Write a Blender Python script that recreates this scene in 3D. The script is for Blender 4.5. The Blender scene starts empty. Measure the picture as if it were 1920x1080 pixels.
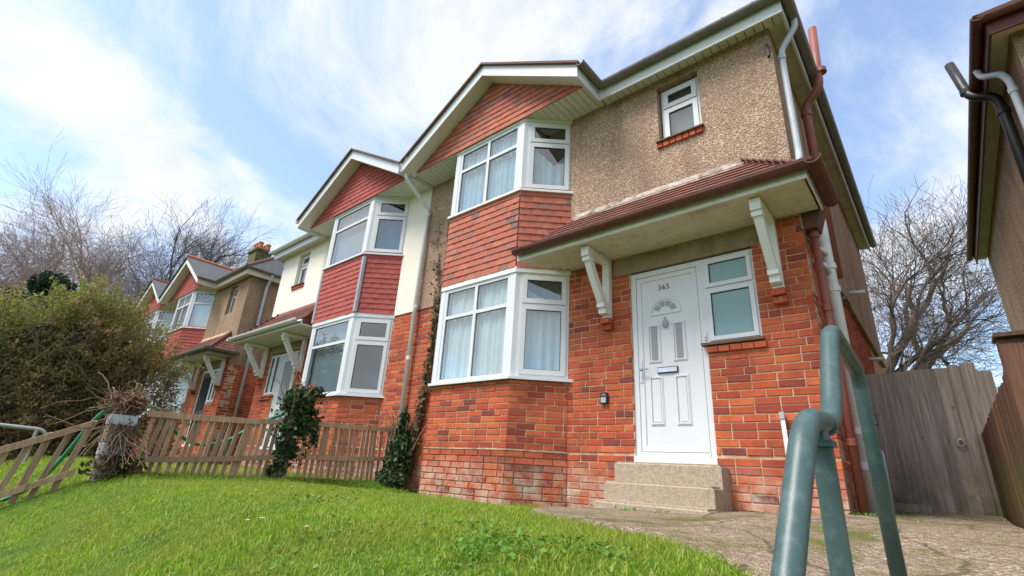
import bpy, bmesh, math, random
import numpy as np
from mathutils import Matrix, Vector
random.seed(7); rng = np.random.default_rng(7)
sc = bpy.context.scene
COL = sc.collection
R = math.radians
# ------------------------------------------------------------------ camera
YAW, PITCH, ROLL, FPX = -0.724971749, 0.363651009, 0.0612865764, 916.79
CAM = Vector((0, -5, 0))
cy, sy = math.cos(YAW), math.sin(YAW)
fw = Vector((sy*math.cos(PITCH), cy*math.cos(PITCH), math.sin(PITCH)))
rt = Vector((cy, -sy, 0)); up = rt.cross(fw)
r2 = rt*math.cos(ROLL) + up*math.sin(ROLL); u2 = -rt*math.sin(ROLL) + up*math.cos(ROLL)
cd = bpy.data.cameras.new('camera'); cam = bpy.data.objects.new('camera', cd); COL.objects.link(cam)
cd.sensor_width = 36; cd.lens = 36*FPX/1920; cd.clip_end = 3000; cd.clip_start = 0.05
m = Matrix.Identity(4)
for i in range(3):
    m[i][0] = r2[i]; m[i][1] = u2[i]; m[i][2] = -fw[i]; m[i][3] = CAM[i]
cam.matrix_world = m
sc.camera = cam
# ------------------------------------------------------------------ light
SUN_EL, SUN_AZ = R(59), R(204)      # azimuth clockwise from +Y (north)
world = bpy.data.worlds.new('World'); sc.world = world; world.use_nodes = True
nt = world.node_tree; nt.nodes.clear()
def N(t, typ, **kw):
    n = t.nodes.new(typ)
    for k, v in kw.items():
        if k == 'inp':
            for a, b in v.items(): n.inputs[a].default_value = b
        else: setattr(n, k, v)
    return n
def MATH(t, op, a, b=None, clamp=False):
    n = t.nodes.new('ShaderNodeMath'); n.operation = op; n.use_clamp = clamp
    for i, v in enumerate((a, b)):
        if v is None: continue
        if hasattr(v, 'links'): t.links.new(v, n.inputs[i])
        else: n.inputs[i].default_value = v
    return n.outputs[0]
def RAMP(t, fac, stops, interp='LINEAR'):
    n = t.nodes.new('ShaderNodeValToRGB'); cr = n.color_ramp; cr.interpolation = interp
    while len(cr.elements) < len(stops): cr.elements.new(0.5)
    for e, (p, c) in zip(cr.elements, stops):
        e.position = p; e.color = (*c, 1) if len(c) == 3 else c
    if fac is not None: t.links.new(fac, n.inputs[0])
    return n.outputs[0]
def MIX(t, fac, a, b, mode='MIX'):
    n = t.nodes.new('ShaderNodeMix'); n.data_type = 'RGBA'; n.blend_type = mode
    for s, v in ((0, fac), (6, a), (7, b)):
        if hasattr(v, 'links'): t.links.new(v, n.inputs[s])
        elif s == 0: n.inputs[0].default_value = v
        else: n.inputs[s].default_value = (*v, 1)
    return n.outputs[2]
sky = N(nt, 'ShaderNodeTexSky', sky_type='NISHITA', sun_disc=False, sun_elevation=SUN_EL, sun_rotation=SUN_AZ, air_density=1.0, dust_density=0.6, ozone_density=1.5)
tc = N(nt, 'ShaderNodeTexCoord')
sep = N(nt, 'ShaderNodeSeparateXYZ'); nt.links.new(tc.outputs['Generated'], sep.inputs[0])
zz = MATH(nt, 'MAXIMUM', sep.outputs[2], 0.0)
den = MATH(nt, 'ADD', zz, 0.45)
cx = MATH(nt, 'DIVIDE', sep.outputs[0], den); cyy = MATH(nt, 'DIVIDE', sep.outputs[1], den)
comb = N(nt, 'ShaderNodeCombineXYZ'); nt.links.new(cx, comb.inputs[0]); nt.links.new(cyy, comb.inputs[1])
mp = N(nt, 'ShaderNodeMapping', inp={'Location': (9.2, 6.6, 0), 'Scale': (1.0, 1.0, 1)}); nt.links.new(comb.outputs[0], mp.inputs[0])
cn = N(nt, 'ShaderNodeTexNoise', inp={'Scale': 2.1, 'Detail': 8, 'Roughness': 0.60, 'Distortion': 0.45}); nt.links.new(mp.outputs[0], cn.inputs['Vector'])
mask = RAMP(nt, cn.outputs[0], [(0.38, (0, 0, 0)), (0.60, (1, 1, 1))], 'EASE')
cn2 = N(nt, 'ShaderNodeTexNoise', inp={'Scale': 3.6, 'Detail': 8, 'Roughness': 0.62}); nt.links.new(mp.outputs[0], cn2.inputs['Vector'])
shade = RAMP(nt, cn2.outputs[0], [(0.3, (5.5, 5.8, 6.3)), (0.62, (7.1, 7.2, 7.3))])
SKYMUL = 1.9
skyb = MIX(nt, 1.0, sky.outputs[0], (SKYMUL, SKYMUL, SKYMUL), 'MULTIPLY')
skyb = MIX(nt, .12, skyb, (6.0, 6.6, 7.6))
fin = MIX(nt, MATH(nt, 'MULTIPLY', mask, 0.93), skyb, shade)
bg = N(nt, 'ShaderNodeBackground', inp={'Strength': 0.078}); nt.links.new(fin, bg.inputs[0])
wo = N(nt, 'ShaderNodeOutputWorld'); nt.links.new(bg.outputs[0], wo.inputs[0])
sl = bpy.data.lights.new('sun', 'SUN'); sl.energy = 2.4; sl.angle = R(24); sl.color = (1, .955, .88)
so = bpy.data.objects.new('sun', sl); COL.objects.link(so)
sd = Vector((math.sin(SUN_AZ)*math.cos(SUN_EL), math.cos(SUN_AZ)*math.cos(SUN_EL), math.sin(SUN_EL)))
so.rotation_euler = (-sd).to_track_quat('-Z', 'Y').to_euler(); so.location = sd*60
vs = sc.view_settings; vs.view_transform = 'Standard'; vs.look = 'None'; vs.exposure = 1.08; vs.gamma = 1; vs.use_curve_mapping = False
# ------------------------------------------------------------------ materials
MATS = {}
def new_mat(name):
    M = bpy.data.materials.new(name); M.use_nodes = True; t = M.node_tree
    b = t.nodes['Principled BSDF']; MATS[name] = M
    return M, t, b
def noise(t, scale, detail=4, rough=.55, coord='pos', dist=0.0, vec=None):
    n = N(t, 'ShaderNodeTexNoise', inp={'Scale': scale, 'Detail': detail, 'Roughness': rough, 'Distortion': dist})
    if vec is None:
        if coord == 'pos': vec = N(t, 'ShaderNodeNewGeometry').outputs['Position']
        else: vec = N(t, 'ShaderNodeTexCoord').outputs['Object']
    t.links.new(vec, n.inputs['Vector'])
    return n.outputs[0]
def bump(t, b, h, strength=.4, dist=.01):
    n = N(t, 'ShaderNodeBump', inp={'Strength': strength, 'Distance': dist}); t.links.new(h, n.inputs['Height']); t.links.new(n.outputs[0], b.inputs['Normal'])
def rnd(t):
    a = N(t, 'ShaderNodeObjectInfo').outputs['Random']; g = N(t, 'ShaderNodeNewGeometry').outputs['Random Per Island']
    return MATH(t, 'FRACT', MATH(t, 'ADD', a, g))
def simple(name, col, rough=.6, var=.25, vscale=6, bumpS=0, bscale=60, spec=.4, metal=0, coord='pos', dirt=None):
    M, t, b = new_mat(name)
    c0 = tuple(x*(1-var) for x in col); c1 = tuple(min(1, x*(1+var)) for x in col)
    f = noise(t, vscale, 6, .62, coord)
    c = RAMP(t, f, [(.3, c0), (.7, c1)])
    if dirt:
        df = RAMP(t, noise(t, dirt[1], 5, .65, coord), [(dirt[2], (0, 0, 0)), (dirt[2]+.16, (1, 1, 1))])
        c = MIX(t, MATH(t, 'MULTIPLY', df, dirt[3] if len(dirt) > 3 else .6), c, dirt[0])
    t.links.new(c, b.inputs['Base Color'])
    b.inputs['Roughness'].default_value = rough; b.inputs['Specular IOR Level'].default_value = spec; b.inputs['Metallic'].default_value = metal
    if bumpS: bump(t, b, noise(t, bscale, 4, .6, coord), bumpS)
    return M
# brick: colour by the individual brick, mottling, pale salts low down
def brick_mat(name, stops, efflo=True):
    M, t, b = new_mat(name)
    c = RAMP(t, rnd(t), stops)
    mott = noise(t, 26, 6, .7)
    c = MIX(t, .55, c, RAMP(t, mott, [(.25, (.36, .36, .4)), (.5, (.5, .5, .5)), (.78, (.66, .64, .6))]), 'OVERLAY')
    soot = RAMP(t, noise(t, 2.3, 5, .65), [(.45, (0, 0, 0)), (.70, (1, 1, 1))])
    c = MIX(t, MATH(t, 'MULTIPLY', soot, .62), c, (.15, .040, .026))
    blk = RAMP(t, noise(t, 11, 6, .75), [(.60, (0, 0, 0)), (.72, (1, 1, 1))])
    c = MIX(t, MATH(t, 'MULTIPLY', blk, .45), c, (.10, .035, .025))
    if efflo:
        z = N(t, 'ShaderNodeSeparateXYZ'); g = N(t, 'ShaderNodeNewGeometry'); t.links.new(g.outputs['Position'], z.inputs[0])
        lo = MATH(t, 'MULTIPLY', MATH(t, 'SUBTRACT', .22, z.outputs[2]), 3.4, True)
        n2 = RAMP(t, noise(t, 5.5, 6, .7), [(.40, (0, 0, 0)), (.62, (1, 1, 1))])
        c = MIX(t, MATH(t, 'MULTIPLY', MATH(t, 'MULTIPLY', lo, n2), .85), c, (.50, .40, .31))
        sp = RAMP(t, noise(t, 9, 3, .6), [(.70, (0, 0, 0)), (.76, (1, 1, 1))])
        c = MIX(t, MATH(t, 'MULTIPLY', sp, .35), c, (.55, .38, .30))
    t.links.new(c, b.inputs['Base Color']); b.inputs['Roughness'].default_value = .9; b.inputs['Specular IOR Level'].default_value = .25
    bump(t, b, noise(t, 90, 5, .7), .5, .004)
    return M
BST = [(0, (.43, .084, .036)), (.25, (.51, .114, .045)), (.45, (.38, .067, .034)), (.65, (.57, .152, .056)), (.82, (.41, .083, .043)), (.94, (.27, .055, .038)), (1, (.17, .055, .045))]
brick_mat('brick', BST)
brick_mat('brick_far', BST, False)
M, t, b = new_mat('mortar')
c = RAMP(t, noise(t, 14, 5), [(.3, (.50, .34, .21)), (.7, (.70, .53, .36))])
z = N(t, 'ShaderNodeSeparateXYZ'); g = N(t, 'ShaderNodeNewGeometry'); t.links.new(g.outputs['Position'], z.inputs[0])
dk = RAMP(t, noise(t, 2.6, 6, .7), [(.40, (0, 0, 0)), (.62, (1, 1, 1))])
c = MIX(t, MATH(t, 'MULTIPLY', dk, .75), c, (.30, .13, .065)); t.links.new(c, b.inputs['Base Color']); b.inputs['Roughness'].default_value = .95
bump(t, b, noise(t, 70, 4), .6, .006)
# pebbledash
def pebble(name, stops, stain):
    M, t, b = new_mat(name)
    g = N(t, 'ShaderNodeNewGeometry')
    v = N(t, 'ShaderNodeTexVoronoi', inp={'Scale': 62, 'Randomness': 1}); t.links.new(g.outputs['Position'], v.inputs['Vector'])
    s2 = N(t, 'ShaderNodeSeparateColor'); t.links.new(v.outputs['Color'], s2.inputs[0])
    c = RAMP(t, s2.outputs[0], stops)
    gap = RAMP(t, v.outputs['Distance'], [(.38, (0, 0, 0)), (.7, (1, 1, 1))])
    c = MIX(t, MATH(t, 'MULTIPLY', gap, .75), c, (.22, .145, .085))
    big = RAMP(t, noise(t, 1.5, 7, .66), [(.42, (0, 0, 0)), (.64, (1, 1, 1))])
    c = MIX(t, MATH(t, 'MULTIPLY', big, .55), c, stain)
    # rain streaks with their own shape
    mpn = N(t, 'ShaderNodeMapping', inp={'Scale': (3.2, 3.2, .35)}); t.links.new(g.outputs['Position'], mpn.inputs[0])
    st = RAMP(t, noise(t, 1.0, 4, .6, vec=mpn.outputs[0]), [(.50, (0, 0, 0)), (.68, (1, 1, 1))])
    c = MIX(t, MATH(t, 'MULTIPLY', st, .6), c, tuple(x*.8 for x in stain))
    t.links.new(c, b.inputs['Base Color']); b.inputs['Roughness'].default_value = .95; b.inputs['Specular IOR Level'].default_value = .2
    h = MATH(t, 'SUBTRACT', 1.0, v.outputs['Distance'])
    bump(t, b, h, .9, .012)
pebble('pebbledash', [(0, (.345, .215, .145)), (.35, (.49, .32, .226)), (.7, (.60, .41, .30)), (.93, (.71, .54, .42)), (1, (.82, .70, .58))], (.30, .188, .135))
pebble('pebbledash_far', [(0, (.34, .222, .14)), (.5, (.46, .31, .20)), (1, (.58, .43, .30))], (.26, .17, .115))
simple('cream_render', (.80, .735, .635), .85, .05, 2, .3, 40, .25, dirt=((.5, .40, .29), 2.2, .60, .45))
simple('upvc', (.66, .67, .68), .32, .025, 3, 0, 0, .5, dirt=((.55, .52, .47), 3.5, .62, .25))
simple('white_paint', (.76, .75, .72), .5, .06, 5, .1, 50, .4, dirt=((.36, .33, .28), 7, .58, .55))
simple('soffit_white', (.70, .68, .63), .5, .06, 3, .05, 40, .3, dirt=((.45, .41, .35), 3, .56, .5))
simple('soffit_beige', (.66, .59, .48), .7, .12, 5, .15, 50, .3, dirt=((.3, .25, .19), 4, .56, .6))
simple('concrete', (.42, .335, .245), .9, .28, 45, .8, 140, .2, dirt=((.22, .17, .11), 7, .56, .6))
simple('lintel_concrete', (.30, .225, .145), .9, .2, 5, .4, 90, .2, dirt=((.15, .11, .07), 3, .5, .7))
simple('brown_plastic', (.12, .038, .026), .5, .25, 7, 0, 0, .4, dirt=((.05, .025, .02), 8, .56, .7))
simple('red_brown_pipe', (.26, .075, .05), .5, .2, 5, 0, 0, .4, dirt=((.13, .05, .04), 5, .55, .6))
simple('dark_gutter', (.17, .15, .135), .5, .2, 6, 0, 0, .4)
simple('grey_pipe', (.46, .50, .54), .5, .12, 6, 0, 0, .4, dirt=((.3, .3, .3), 6, .58, .5))
simple('white_pipe', (.68, .67, .65), .45, .06, 5, 0, 0, .4, dirt=((.4, .36, .31), 5, .56, .5))
simple('black_plastic', (.018, .017, .017), .45, .2, 5)
simple('flashing', (.42, .36, .31), .9, .35, 14, .5, 60, .2, dirt=((.16, .11, .09), 9, .46, .9))
simple('lead', (.36, .37, .39), .6, .2, 12, .3, 40)
simple('digit_metal', (.20, .20, .21), .45, .25, 30)
simple('chrome', (.55, .55, .56), .25, .1, 8, 0, 0, .5, 1)
simple('gasket', (.03, .03, .032), .6, .1)
simple('slate', (.075, .078, .085), .7, .3, 9, .4, 30, dirt=((.13, .13, .09), 4, .55, .6))
simple('roof_tile', (.17, .085, .06), .85, .3, 12, .5, 40, dirt=((.09, .085, .055), 6, .5, .7))
simple('terracotta', (.50, .15, .06), .8, .15, 9, .2, 40)
simple('moss_stone', (.11, .095, .045), .95, .4, 9, .8, 40)
simple('green_paint', (.050, .094, .093), .42, .15, 9, .08, 60, .5, dirt=((.12, .17, .17), 30, .5, .45))
M = MATS['green_paint']; t = M.node_tree; b = t.nodes['Principled BSDF']; lk = b.inputs['Base Color'].links[0].from_socket
ch_ = RAMP(t, noise(t, 48, 5, .7), [(.66, (0, 0, 0)), (.70, (1, 1, 1))]); t.links.new(MIX(t, MATH(t, 'MULTIPLY', ch_, .8), lk, (.13, .075, .045)), b.inputs['Base Color'])
simple('galvanised', (.42, .43, .43), .5, .12, 12, 0, 0, .4, .6)
simple('hose_green', (.015, .20, .085), .4, .15, 9)
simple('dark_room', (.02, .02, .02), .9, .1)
simple('bark', (.155, .118, .098), .95, .35, 6, .6, 25, .2)
simple('bark_pale', (.33, .245, .22), .9, .3, 4, .4, 25, .2)
simple('bark_dark', (.075, .055, .045), .95, .3, 4, .4, 25, .2)
simple('twig', (.25, .165, .11), .9, .35, 7)
simple('dead_leaf', (.17, .08, .045), .8, .5, 20)
def plank_mat(name, c0, c1, green=None, gz=0.4):
    M, t, b = new_mat(name)
    tcn = N(t, 'ShaderNodeTexCoord'); mpn = N(t, 'ShaderNodeMapping', inp={'Scale': (24, 24, 1.3)})
    add = N(t, 'ShaderNodeVectorMath', operation='ADD'); t.links.new(tcn.outputs['Object'], add.inputs[0])
    oi = N(t, 'ShaderNodeObjectInfo'); cb = N(t, 'ShaderNodeCombineXYZ')
    for i in range(3): t.links.new(MATH(t, 'MULTIPLY', oi.outputs['Random'], 17.0+i*9), cb.inputs[i])
    t.links.new(cb.outputs[0], add.inputs[1]); t.links.new(add.outputs[0], mpn.inputs[0])
    gr = noise(t, 1.6, 6, .68, vec=mpn.outputs[0], dist=.4)
    c = RAMP(t, gr, [(.28, c0), (.72, c1)])
    v = RAMP(t, oi.outputs['Random'], [(0, (.36, .36, .37)), (1, (.64, .62, .60))])
    c = MIX(t, .9, c, v, 'OVERLAY')
    kn = RAMP(t, noise(t, 7.5, 2, .5), [(.70, (0, 0, 0)), (.76, (1, 1, 1))])
    c = MIX(t, MATH(t, 'MULTIPLY', kn, .6), c, tuple(x*.4 for x in c0))
    if green:
        z = N(t, 'ShaderNodeSeparateXYZ'); g = N(t, 'ShaderNodeNewGeometry'); t.links.new(g.outputs['Position'], z.inputs[0])
        lo = MATH(t, 'MULTIPLY', MATH(t, 'SUBTRACT', gz, z.outputs[2]), 2.2, True)
        gn = RAMP(t, noise(t, 3.5, 5, .65), [(.38, (0, 0, 0)), (.62, (1, 1, 1))])
        c = MIX(t, MATH(t, 'MULTIPLY', MATH(t, 'MULTIPLY', lo, gn), .8), c, green)
    t.links.new(c, b.inputs['Base Color']); b.inputs['Roughness'].default_value = .88; b.inputs['Specular IOR Level'].default_value = .2
    bump(t, b, gr, .5, .006)
plank_mat('grey_wood', (.17, .13, .105), (.40, .32, .26), (.09, .10, .03))
plank_mat('picket_wood', (.24, .15, .092), (.54, .37, .25))
plank_mat('dark_wood', (.055, .026, .018), (.165, .085, .055), (.085, .105, .018), .5)
# tiles
def tile_mat(name, stops, moss=.3):
    M, t, b = new_mat(name)
    c = RAMP(t, rnd(t), stops)
    c = MIX(t, .5, c, RAMP(t, noise(t, 22, 6, .7), [(.25, (.36, .36, .38)), (.75, (.64, .62, .6))]), 'OVERLAY')
    pat = RAMP(t, noise(t, 3.2, 5, .65), [(.54, (0, 0, 0)), (.72, (1, 1, 1))])
    c = MIX(t, MATH(t, 'MULTIPLY', pat, moss), c, (.22, .12, .085))
    t.links.new(c, b.inputs['Base Color']); b.inputs['Roughness'].default_value = .85; b.inputs['Specular IOR Level'].default_value = .25
    bump(t, b, noise(t, 70, 4, .65), .35, .004)
tile_mat('hung_tile', [(0, (.40, .125, .085)), (.3, (.45, .13, .085)), (.5, (.36, .125, .09)), (.7, (.50, .16, .095)), (.86, (.37, .15, .115)), (.95, (.27, .125, .105)), (1, (.19, .12, .12))], .35)
tile_mat('porch_tile', [(0, (.15, .06, .045)), (.5, (.20, .075, .055)), (1, (.12, .06, .05))], .4)
tile_mat('red_tile', [(0, (.37, .085, .074)), (.5, (.42, .098, .084)), (1, (.33, .08, .072))], .12)
# glass
def glass(name, tint, rough=0.0, refl=1.0):
    M, t, b = new_mat(name); t.nodes.remove(b)
    tr = N(t, 'ShaderNodeBsdfTransparent', inp={'Color': (*tint, 1)}); gl = N(t, 'ShaderNodeBsdfGlossy', inp={'Roughness': rough, 'Color': (1, 1, 1, 1)})
    fr = N(t, 'ShaderNodeFresnel', inp={'IOR': 1.6}); mx = N(t, 'ShaderNodeMixShader')
    bf = N(t, 'ShaderNodeNewGeometry').outputs['Backfacing']
    f = MATH(t, 'MULTIPLY', MATH(t, 'ADD', MATH(t, 'MULTIPLY', fr.outputs[0], 1.5*refl), .09, True), MATH(t, 'SUBTRACT', 1.0, bf))
    nb = N(t, 'ShaderNodeBump', inp={'Strength': .05, 'Distance': .02}); t.links.new(noise(t, 1.7, 2, .5), nb.inputs['Height']); t.links.new(nb.outputs[0], gl.inputs['Normal'])
    t.links.new(f, mx.inputs[0]); t.links.new(tr.outputs[0], mx.inputs[1]); t.links.new(gl.outputs[0], mx.inputs[2])
    t.links.new(mx.outputs[0], t.nodes['Material Output'].inputs[0])
glass('window_glass', (.82, .87, .88))
M, t, b = new_mat('frosted_glass')
b.inputs['Base Color'].default_value = (.20, .33, .34, 1); b.inputs['Roughness'].default_value = .22; b.inputs['Specular IOR Level'].default_value = .6
M, t, b = new_mat('door_glass')
b.inputs['Base Color'].default_value = (.27, .28, .31, 1); b.inputs['Roughness'].default_value = .25
bump(t, b, noise(t, 120, 2), .4, .004)
# cloth
M, t, b = new_mat('net_curtain')
c = RAMP(t, noise(t, 7, 4), [(.3, (.74, .77, .79)), (.7, (.85, .86, .86))]); t.links.new(c, b.inputs['Base Color']); b.inputs['Roughness'].default_value = .9
M, t, b = new_mat('blue_curtain')
c = RAMP(t, noise(t, 5, 4), [(.3, (.45, .60, .66)), (.7, (.58, .70, .74))]); t.links.new(c, b.inputs['Base Color']); b.inputs['Roughness'].default_value = .9
simple('blue_blind', (.05, .20, .28), .8, .05)
simple('pale_blind', (.36, .38, .39), .8, .1)
simple('grey_blind', (.33, .36, .40), .8, .05)
# foliage
def leaf_mat(name, stops, trans=.35, patch=None):
    M, t, b = new_mat(name); out = t.nodes['Material Output']
    c = RAMP(t, rnd(t), stops)
    if patch:
        pn = RAMP(t, noise(t, patch[1], 4, .6), [(patch[2], (0, 0, 0)), (patch[2]+.2, (1, 1, 1))])
        c = MIX(t, MATH(t, 'MULTIPLY', pn, patch[3]), c, patch[0])
    t.links.new(c, b.inputs['Base Color']); b.inputs['Roughness'].default_value = .6; b.inputs['Specular IOR Level'].default_value = .3
    tl = N(t, 'ShaderNodeBsdfTranslucent'); t.links.new(c, tl.inputs[0]); mx = N(t, 'ShaderNodeMixShader', inp={0: trans})
    t.links.new(b.outputs[0], mx.inputs[1]); t.links.new(tl.outputs[0], mx.inputs[2]); t.links.new(mx.outputs[0], out.inputs[0])
leaf_mat('grass_blade', [(0, (.18, .30, .024)), (.4, (.25, .42, .032)), (.75, (.34, .48, .043)), (.90, (.48, .52, .09)), (1, (.64, .54, .26))], .5, ((.37, .38, .06), 1.6, .46, .65))
leaf_mat('weed_leaf', [(0, (.08, .20, .025)), (.6, (.12, .27, .035)), (1, (.17, .32, .05))], .3)
leaf_mat('ivy_leaf', [(0, (.018, .042, .016)), (.6, (.036, .078, .026)), (.9, (.07, .12, .035)), (1, (.14, .15, .05))], .2)
leaf_mat('creeper_leaf', [(0, (.035, .05, .022)), (.5, (.09, .08, .03)), (1, (.20, .12, .055))], .25)
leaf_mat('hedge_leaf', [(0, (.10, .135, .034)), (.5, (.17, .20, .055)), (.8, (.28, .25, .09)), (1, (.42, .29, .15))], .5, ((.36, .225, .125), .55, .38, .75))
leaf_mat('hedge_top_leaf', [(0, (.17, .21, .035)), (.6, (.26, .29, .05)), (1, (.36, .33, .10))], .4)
leaf_mat('evergreen_leaf', [(0, (.014, .032, .015)), (.7, (.028, .055, .022)), (1, (.045, .075, .03))], .2)
leaf_mat('bramble_leaf', [(0, (.10, .035, .03)), (.6, (.14, .06, .045)), (1, (.20, .11, .07))], .2)
simple('petal', (.85, .85, .82), .6, .02); simple('pollen', (.75, .5, .05), .7, .05); simple('rose', (.45, .02, .02), .6, .1)
# ground
M, t, b = new_mat('soil')
g = N(t, 'ShaderNodeNewGeometry')
c = RAMP(t, noise(t, 6, 6, .65), [(.3, (.035, .06, .012)), (.55, (.07, .13, .016)), (.75, (.11, .12, .04))]); t.links.new(c, b.inputs['Base Color']); b.inputs['Roughness'].default_value = 1; b.inputs['Specular IOR Level'].default_value = .1
bump(t, b, noise(t, 30, 5), .8, .03)
M, t, b = new_mat('path_concrete')
v = N(t, 'ShaderNodeTexVoronoi', inp={'Scale': 75}); t.links.new(N(t, 'ShaderNodeNewGeometry').outputs['Position'], v.inputs['Vector'])
s2 = N(t, 'ShaderNodeSeparateColor'); t.links.new(v.outputs['Color'], s2.inputs[0])
c = RAMP(t, s2.outputs[0], [(0, (.19, .135, .09)), (.6, (.36, .265, .185)), (.92, (.46, .36, .265)), (1, (.64, .55, .44))])
big = RAMP(t, noise(t, 1.7, 6, .65), [(.38, (0, 0, 0)), (.62, (1, 1, 1))]); c = MIX(t, MATH(t, 'MULTIPLY', big, .5), c, (.22, .165, .115))
vc = N(t, 'ShaderNodeTexVoronoi', feature='DISTANCE_TO_EDGE', inp={'Scale': 1.15}); wv = N(t, 'ShaderNodeVectorMath', operation='ADD'); gp = N(t, 'ShaderNodeNewGeometry').outputs['Position']; t.links.new(gp, wv.inputs[0])
nv = N(t, 'ShaderNodeTexNoise', inp={'Scale': 3.0, 'Detail': 5}); t.links.new(gp, nv.inputs['Vector']); sv = N(t, 'ShaderNodeVectorMath', operation='SCALE'); t.links.new(nv.outputs['Color'], sv.inputs[0]); sv.inputs['Scale'].default_value = .35; t.links.new(sv.outputs[0], wv.inputs[1]); t.links.new(wv.outputs[0], vc.inputs['Vector'])
crk = RAMP(t, vc.outputs['Distance'], [(.0, (1, 1, 1)), (.022, (0, 0, 0))]); c = MIX(t, MATH(t, 'MULTIPLY', crk, .8), c, (.07, .06, .03))
moss = RAMP(t, noise(t, 1.9, 7, .72), [(.50, (0, 0, 0)), (.62, (1, 1, 1))]); c = MIX(t, MATH(t, 'MULTIPLY', moss, .8), c, (.12, .135, .022))
t.links.new(c, b.inputs['Base Color']); b.inputs['Roughness'].default_value = .95; b.inputs['Specular IOR Level'].default_value = .2
bump(t, b, MATH(t, 'ADD', v.outputs['Distance'], noise(t, 12, 5)), .9, .02)
simple('asphalt', (.05, .05, .052), .9, .2, 20, .5, 90)
# ------------------------------------------------------------------ mesh helpers
class MB:
    def __init__(s, sx=1): s.v = []; s.f = []; s.sx = sx
    def add(s, vs, fs):
        o = len(s.v); s.v += [(s.sx*a, b_, c_) for a, b_, c_ in vs]; s.f += [tuple(o+i for i in f) for f in fs]
    def box(s, x0, x1, y0, y1, z0, z1):
        s.add([(x0, y0, z0), (x1, y0, z0), (x1, y1, z0), (x0, y1, z0), (x0, y0, z1), (x1, y0, z1), (x1, y1, z1), (x0, y1, z1)],
              [(0, 3, 2, 1), (4, 5, 6, 7), (0, 1, 5, 4), (1, 2, 6, 5), (2, 3, 7, 6), (3, 0, 4, 7)])
    def loft(s, A, B):
        n = len(A); s.add(list(A)+list(B), [tuple(range(n))[::-1], tuple(range(n, 2*n))]+[(i, (i+1) % n, n+(i+1) % n, n+i) for i in range(n)])
    def prism_z(s, poly, z0, z1): s.loft([(x, y, z0) for x, y in poly], [(x, y, z1) for x, y in poly])
    def prism_y(s, poly, y0, y1): s.loft([(x, y0, z) for x, z in poly], [(x, y1, z) for x, z in poly])
    def prism_x(s, poly, x0, x1): s.loft([(x0, y, z) for y, z in poly], [(x1, y, z) for y, z in poly])
    def tube(s, pts, r, n=8, cap=True):
        pts = [Vector(p) for p in pts]; k = len(pts); rs = r if isinstance(r, (list, tuple)) else [r]*k
        vs = []; prev = None
        for i, p in enumerate(pts):
            d = (pts[min(i+1, k-1)]-pts[max(i-1, 0)]).normalized()
            if prev is None: a = d.orthogonal().normalized()
            else:
                a = prev - d*prev.dot(d); a = a.normalized() if a.length > 1e-6 else d.orthogonal().normalized()
            prev = a; b_ = d.cross(a)
            for j in range(n):
                w = 2*math.pi*j/n; q = p + (a*math.cos(w)+b_*math.sin(w))*rs[i]; vs.append(tuple(q))
        fs = [(i*n+j, i*n+(j+1) % n, (i+1)*n+(j+1) % n, (i+1)*n+j) for i in range(k-1) for j in range(n)]
        if cap: fs += [tuple(range(n))[::-1], tuple(range((k-1)*n, k*n))]
        s.add(vs, fs)
    def mesh(s, name, mat, smooth=False, recalc=True):
        me = bpy.data.meshes.new(name); me.from_pydata(s.v, [], s.f)
        if recalc:
            bm = bmesh.new(); bm.from_mesh(me); bmesh.ops.recalc_face_normals(bm, faces=bm.faces); bm.to_mesh(me); bm.free()
        me.materials.append(MATS[mat])
        if smooth: me.shade_smooth() if hasattr(me, 'shade_smooth') else None
        return me
    def build(s, name, mat, parent=None, smooth=False, recalc=True, kind=None, loc=None, rz=0):
        return link(name, s.mesh(name, mat, smooth, recalc), parent, loc, rz, kind)
def link(name, me, parent=None, loc=None, rz=0, kind=None):
    o = bpy.data.objects.new(name, me); COL.objects.link(o)
    if parent is not None: o.parent = parent
    if loc is not None: o.location = loc
    if rz: o.rotation_euler = (0, 0, rz)
    if kind: o['kind'] = kind
    return o
def tag(o, label, cat, group=None):
    o['label'] = label; o['category'] = cat
    if group: o['group'] = group
    return o
def empty(name, loc, label, cat, group=None):
    o = bpy.data.objects.new(name, None); COL.objects.link(o); o.location = loc; o.empty_display_size = .2
    return tag(o, label, cat, group)
def arc(c, r, a0, a1, n, plane):
    out = []
    for i in range(n+1):
        a = a0+(a1-a0)*i/n; p, q = math.cos(a)*r, math.sin(a)*r
        out.append({'yz': (c[0], c[1]+p, c[2]+q), 'xz': (c[0]+p, c[1], c[2]+q)}[plane])
    return out
def bezier_round(pts, r=.06, n=5):
    pts = [Vector(p) for p in pts]; out = [pts[0]]
    for i in range(1, len(pts)-1):
        a, p, c_ = pts[i-1], pts[i], pts[i+1]
        ra = min(r, (a-p).length*.49); rc = min(r, (c_-p).length*.49)
        s, e = p+(a-p).normalized()*ra, p+(c_-p).normalized()*rc
        for k in range(n+1):
            w = k/n; out.append(s*(1-w)**2+p*2*w*(1-w)+e*w*w)
    out.append(pts[-1]); return out
def ss(x): x = min(1, max(0, x)); return x*x*(3-2*x)
def ground_z(x, y):
    z = -.26 + .09*ss((x+2.3)/1.7)*ss((y+2.3)/2.0) + .03*ss(y/2.5) + .05*ss((-6.1-x)/.5) - .06*ss((x+1.2)/.8)*ss((-1.5-y)/1.0)
    if -6.4 < x < -2.6: z -= .07*ss((y+1.9)/1.2)*ss((x+6.4)/.4)*ss((-2.6-x)/.5)
    d = -3.35-y
    if d > 0: z -= .55*(d*d/(d+.5))
    return max(z, -1.75)
def patch(x0, x1, y0, y1, n, mat, name, dz=0, poly=None): pass
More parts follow.
